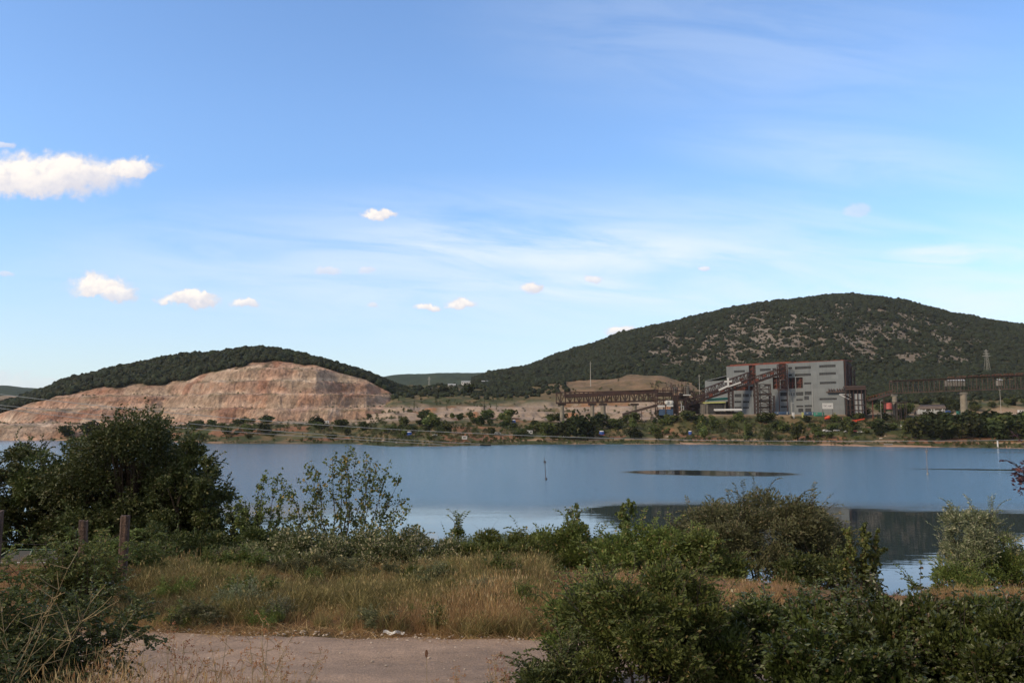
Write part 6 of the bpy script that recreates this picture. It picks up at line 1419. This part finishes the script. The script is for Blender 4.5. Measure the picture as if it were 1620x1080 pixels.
def build_right_grass():
    r = np.random.default_rng(44); n = 6500; Y = np.sqrt(r.uniform(13.6 ** 2, 34 ** 2, n)); u = r.uniform(870, 2300, n); X = (u - 810) / F * Y; Z = near_z(X, Y)
    k = (fbm(X * .5, Y * .5, 179, 3) > .3) & ((Y < road_far(X) - 5.5) | (Y > road_far(X) + .1)); X, Y, Z, u = X[k], Y[k], Z[k], u[k]; lim = np.clip((CAMZ - Y * (.206 - .035 * ss(u, 1110, 1070)) - Z) / .68, .22, 1.1)
    pr = [grass_tuft('grass_shape', 830 + i, M[('straw', 'rust_grass', 'green_grass')[i]], 44, .68, .0085, .2, .3, .25) for i in range(3)]
    scatter('sparse_grass', np.stack([X, Y, Z - .02], -1), lim * r.uniform(.6, 1, len(X)), pr, 'shorter mixed dry and green grass behind the brambles', 'grass', tilt=.15, sclz=1.0, seed=45)
build_right_grass()
def build_gravel():
    st = [blob_mesh('stone_shape', 800 + i, M['rockm'], 1, .3, .6) for i in range(3)]; r = np.random.default_rng(90); n = 1500
    X = r.uniform(-9, 4, n); e = np.abs(r.normal(0, .35, n)); Y = np.where(r.random(n) < .6, road_far(X) - .1 - e, r.uniform(9.3, 14, n)); s = .008 + .022 * r.random(n) ** 3
    scatter('gravel', np.stack([X, Y, near_z(X, Y) + .025], -1), s, st, 'loose pale gravel lying on the dirt track', 'gravel', seed=91)
    # dead stems and withered leaves littering the grass edge
    dd = [grass_tuft('grass_shape', 810 + i, M['straw'], 14, .22, .006, .16, 1.3, 0, .4) for i in range(3)]; n = 700; X = r.uniform(-9, 4, n); Y = road_far(X) - .15 + r.normal(0, .22, n)
    scatter('dead_grass', np.stack([X, Y, near_z(X, Y) + .01], -1), r.uniform(.5, 1.2, n), dd, 'flattened dead grass straggling onto the track edge', 'grass', seed=92)
build_gravel()

def build_small_things():
    # fence posts with a few strands of wire
    M['wood'] = mat('weathered_wood', (0.105, 0.068, 0.052), 0.9, var_col=(0.045, 0.03, 0.027), vscale=5, bump=.8, bscale=18)
    g = NT(M['wood'].node_tree); bs = M['wood'].node_tree.nodes['Principled BSDF']; old = bs.inputs['Base Color'].links[0].from_socket
    co = g.n('ShaderNodeTexCoord').outputs['Object']; st = g.mr(g.noise(g.v('MULTIPLY', co, (26, 26, 1.6)), 1.0, 4, .6), .35, .65, .6, 1.25); g.put(bs.inputs['Base Color'], g.mix(1.0, old, g.comb(st, st, st), 'MULTIPLY'))
    posts = []
    for px, Y, yt, w, lab, lean in ((207, 18.0, 815, .17, 'weathered wooden post standing clear at the edge of the dry grass', .01), (147, 17.0, 823, .15, 'grey wooden post half buried in green shoots, middle of three', -.03), (4, 14.6, 809, .20, 'thick wooden post at the left frame edge', .015)):
        x = (px - 810) / F * Y; gz_ = nz(x, Y); zt = P(px, yt, Y).z - gz_; n = 10; V = []; Fc = []; lr = np.random.default_rng(int(px)); m = 12
        for i in range(n + 1):
            z = -.3 + (zt + .3) * i / n
            for k in range(m):
                a = 2 * math.pi * k / m; sq = 1 / max(abs(math.cos(a)), abs(math.sin(a))); rr = w / 2 * (min(sq, 1.18)) * (1 + lr.normal(0, .02)); V.append((rr * math.cos(a) + lean * z, rr * math.sin(a), z + (0 if i < n else lr.normal(0, .012))))
        for i in range(n):
            for k in range(m): Fc.append([i * m + k, i * m + (k + 1) % m, (i + 1) * m + (k + 1) % m, (i + 1) * m + k])
        Fc.append([n * m + k for k in range(m)]); me = bpy.data.meshes.new('fence_post'); me.from_pydata(V, [], Fc); me.materials.append(M['wood']); o = link('fence_post', me); o.location = (x, Y, gz_); tag(o, lab, 'fence post'); posts.append((x, Y, gz_, zt))
    M['wire'] = mat('rusty_wire', (0.12, 0.08, 0.06), 0.6, 0.5)
    for j, f in enumerate((.52, .78)):
        mb = MB(); prev = None
        for a, b in ((2, 1), (1, 0)):
            for i in range(13):
                t = i / 12; pa, pb = posts[a], posts[b]; q = Vector((pa[0] + (pb[0] - pa[0]) * t, pa[1] + (pb[1] - pa[1]) * t - .1, pa[2] + pa[3] * f + (pb[2] + pb[3] * f - pa[2] - pa[3] * f) * t - .10 * math.sin(math.pi * t)))
                if prev is not None: mb.tube(prev, q, .004, n=5, cap=False)
                prev = q
        o = mb.build('fence_wire', M['wire']); tag(o, ('lower', 'upper')[j] + ' sagging wire strand between the wooden posts', 'wire')
    # dark green hatchback half hidden behind the left shrub
    Y = 31.0; px = 58; x = (px - 810) / F * Y; gz_ = nz(x, Y); root = solid_prop('parked_car', 'dark green hatchback with light wheels half hidden behind the left shrub', 'car', (x, Y, gz_ + .02)); root.rotation_euler = (-.20, 0, R(3))
    M['car_green'] = mat('green_car_paint', (0.015, 0.055, 0.035), .35, spec=.5); M['alloy'] = mat('alloy_wheel', (.55, .57, .58), .35, .6)
    prof = [(-1.95, .35), (-2.0, .62), (-1.9, .80), (-1.0, .93), (-.45, 1.36), (-.1, 1.42), (1.1, 1.40), (1.75, 1.0), (1.9, .85), (1.92, .4)]
    k = MB(); 
    lower = [(-1.95, .32), (-2.0, .62), (-1.9, .80), (-1.0, .93), (1.75, .96), (1.92, .8), (1.94, .36)]
    k.poly([(a, -.82, b) for a, b in lower], (0, 1.64, 0)); k.poly([(a, -.70, b) for a, b in ((-.42, 1.37), (-.1, 1.43), (1.1, 1.41), (1.35, 1.34))], (0, 1.4, 0))
    for a, b in (((-1.0, .93), (-.42, 1.36)), ((.35, .94), (.4, 1.38)), ((1.7, .96), (1.3, 1.36))):
        for s in (-1, 1): k.beam((a[0], s * .80, a[1]), (b[0], s * .70, b[1]), .07)
    k.build('body', M['car_green'], root, .06)
    k = MB(); k.poly([(-.92, -.76, .94), (1.6, -.76, .96), (1.22, -.67, 1.35), (-.4, -.67, 1.35)], (0, 1.5, 0)); k.build('window', M['glass'], root)
    MB().box((.1, -.83, .93), (2.9, .03, .035)).build('trim', M['alloy'], root)
    for wx in (-1.25, 1.2):
        for s in (-1, 1):
            t = MB().tube((wx, s * .82 - .1, .31), (wx, s * .82 + .1, .31), .31, n=18).build('wheel', M['black'], root); h = MB(); yy = s * .93
            h.tube((wx, yy - .01, .31), (wx, yy + .01, .31), .07, n=12)
            for q in range(7): a = q * math.tau / 7; h.beam((wx, yy, .31), (wx + .21 * math.cos(a), yy, .31 + .21 * math.sin(a)), .05, .03)
            for q in range(18): a = q * math.tau / 18; a2 = (q + 1) * math.tau / 18; h.beam((wx + .22 * math.cos(a), yy, .31 + .22 * math.sin(a)), (wx + .22 * math.cos(a2), yy, .31 + .22 * math.sin(a2)), .03, .03)
            h.build('rim', M['alloy'], t)
    MB().poly([(-2.0, -.7, .60), (-1.97, -.7, .74), (-1.97, -.42, .74), (-2.0, -.42, .60)], (-.03, 0, 0)).build('headlight', M['glass'], root)
    MB().poly([(1.9, -.78, .70), (1.9, -.78, .92), (1.9, -.6, .92), (1.9, -.6, .70)], (.04, 0, 0)).build('tail_light', M['tank_red'], root)
    # pale sheet lying behind the middle post
    lr = random.Random(8); k = MB(); k.poly([(-.26, -.2, .0), (.3, -.16, .03), (.25, .2, .08), (-.3, .18, .06)], (0, 0, .03)); M['sheet'] = mat('grey_green_sheet', (.09, .115, .10), .8, var=.5, vscale=4)
    Y = 17.6; x = (172 - 810) / F * Y; o = k.build('metal_sheet', M['sheet'], None, .01); o.location = (x, Y, nz(x, Y) + .22); tag(o, 'grey green sheet lying in the grass beside the clear post', 'sheet')
    # white crumpled strip at the road edge
    x0, Y = (628 - 810) / F * 14.35, 14.35; V = []; Fc = []; n = 22
    for i in range(n + 1):
        t = i / n; xx = (t - .5) * .36; yy = .03 * math.sin(t * 9) ; z = .03 + .018 * math.sin(t * 11 + 1); w = .022 + .012 * math.sin(t * 5) + (.02 if t > .85 else 0)
        V += [(xx, yy - w, z - .015), (xx + .01, yy - w * .3, z + .018), (xx, yy + w * .5, z), (xx + .005, yy + w, z + .02)]
    for i in range(n):
        for q in range(3): Fc.append([i * 4 + q, i * 4 + q + 1, i * 4 + 5 + q, i * 4 + 4 + q])
    me = bpy.data.meshes.new('plastic_strip'); me.from_pydata(V, [], Fc); me.materials.append(M['white']); o = link('plastic_strip', me); o.location = (x0, Y, nz(x0, Y) + .03); o.rotation_euler.z = -.05; sm = o.modifiers.new('t', 'SOLIDIFY'); sm.thickness = .004; tag(o, 'crumpled white plastic strip at the far edge of the dirt track', 'litter')
    # single brown seed head over the track
    Y = 8.2; x = (679 - 810) / F * Y; gz_ = nz(x, Y); h = P(679, 1030, Y).z - gz_; root = solid_prop('teasel', 'single brown seed head on a thin stalk in front of the track', 'plant', (x, Y, gz_)); mb = MB(); tube_mb(mb, [Vector((.03, 0, -.05)), Vector((.02, 0, h * .5)), Vector((0, 0, h - .05))], .004, .002, 5); mb.build('stalk', M['twig'], root)
    b = Plant(9); q = unit(b.r.normal(0, 1, (260, 3))); b.leaf(q * [.011, .011, .034] + [0, 0, h - .02], .013, q + [0, 0, .8]); link('seed_head', b.foliage(M['rust_grass'], .3), root); root.children[-1].name = 'seed_head'
    # dry branching stalks at the bottom
    def stalk(seed, H, L=.012, heads=True):
        b = Plant(seed); r = b.r
        for s_ in range(2):
            st = b.path([r.normal(0, .03), r.normal(0, .03), -.05], [r.normal(0, .22), r.normal(0, .1), 1], H * r.uniform(.75, 1.05), 8, .05, .07); b.stem(st, .0055, .002, 5)
            for k in range(2, 9):
                for _ in range(3):
                    tw = b.path(st[k], unit((st[k] - st[k - 1]) * 3 + r.normal(0, .55, 3)), H * r.uniform(.10, .26) * (1.4 - k / 9), 3, 0, .15); b.stem(tw, .0025, .0012, 4)
                    if heads: m = 7; b.leaf(tw[-1] + r.normal(0, .011, (m, 3)), L * 1.5); b.leaf(tw[2] + r.normal(0, .008, (3, 3)), L)
        return b.foliage(M['rust_grass'], .8), b.st.build('stalk', M['twig']).data
    protos = []
    for i in range(4):
        f, s = stalk(700 + i, 1.0); protos.append((f, s))
    for o in list(bpy.data.objects):
        if o.name.startswith('stalk') and o.parent is None: bpy.data.objects.remove(o)
    lr = np.random.default_rng(12)
    for i in range(30):
        px = lr.uniform(150, 500) if i < 22 else lr.uniform(700, 830); Y = lr.uniform(5.0, 6.6); x = (px - 810) / F * Y; root = empty('dry_weed', (x, Y, nz(x, Y)), lr.uniform(0, 6.28)); s = lr.uniform(.4, .68) if i < 22 else lr.uniform(.4, .6); root.scale = (s, s, s)
        tag(root, 'thin dry weed with tiny brown seed heads on the near verge', 'dry weed', 'thin dry weeds on the near verge'); f, st = protos[i % 4]; link('seed_heads', f, root); link('stalk', st, root)
    # larger pale straw stalks
    for i, (px, Y, H, ln, lab) in enumerate(((20, 5.5, 1.2, .55, 'long pale straw stalk slanting across the dark left shrub'), (62, 5.7, 1.05, .2, 'upright pale stalk in front of the dark left shrub'), (180, 6.2, 1.2, .15, 'pale forked stalk right of the dark left shrub, before the track'), (235, 6.4, 1.05, .35, 'pale slanting stalk before the track, next to the forked one'), (1020, 7.4, 1.35, -.12, 'pale bleached stalk in front of the big mixed bush'), (1195, 7.4, 1.1, -.3, 'dry fanned stalk at the bottom below the hedge'), (1245, 7.4, 1.1, .2, 'yellow stalk at the bottom beside the fanned one'), (1340, 7.2, .85, .25, 'short bleached stalk at the bottom right'), (1595, 7.2, .85, -.3, 'bleached stalk near the bottom right corner'))):
        b = Plant(720 + i); r = b.r
        for s_ in range(3 if i in (0, 5, 6) else 2):
            st = b.path([r.normal(0, .02), 0, -.1], [ln + r.normal(0, .15), r.normal(0, .08), 1], H * r.uniform(.7, 1.0) * (1 + ln * ln * .4), 8, .04, .045); b.stem(st, .0042, .0014, 6)
            for k in range(3, 9):
                for _ in range(2): tw = b.path(st[k], unit((st[k] - st[k - 1]) * 3 / H + r.normal(0, .45, 3)), H * r.uniform(.07, .2), 3, 0, .1); b.stem(tw, .003, .0012, 4); b.leaf(tw[1:] + r.normal(0, .006, (3, 3)), .014)
        place(b, 'dry_stalk', px, Y, 'straw', lab, 'dry stalk', .4, None, 0, 'twig')
build_small_things()

# ------------------------------------------------------------------ the air
def build_haze():
    m = bpy.data.materials.new('haze'); m.use_nodes = True; nt = m.node_tree; nt.nodes.clear(); g = NT(nt); out = g.n('ShaderNodeOutputMaterial'); v = g.n('ShaderNodeVolumePrincipled')
    v.inputs['Color'].default_value = (.82, .88, .97, 1); v.inputs['Density'].default_value = HAZE; v.inputs['Anisotropy'].default_value = .1; g.put(out.inputs['Volume'], v.outputs[0])
    mb = MB(); mb.box((0, 12000, 200), (30000, 29000, 420)); o = mb.build('haze', m); tag(o, 'thin pale haze over the lake and hills', 'haze', kind='stuff'); o.visible_shadow = True
HAZE = 0.00002
build_haze()
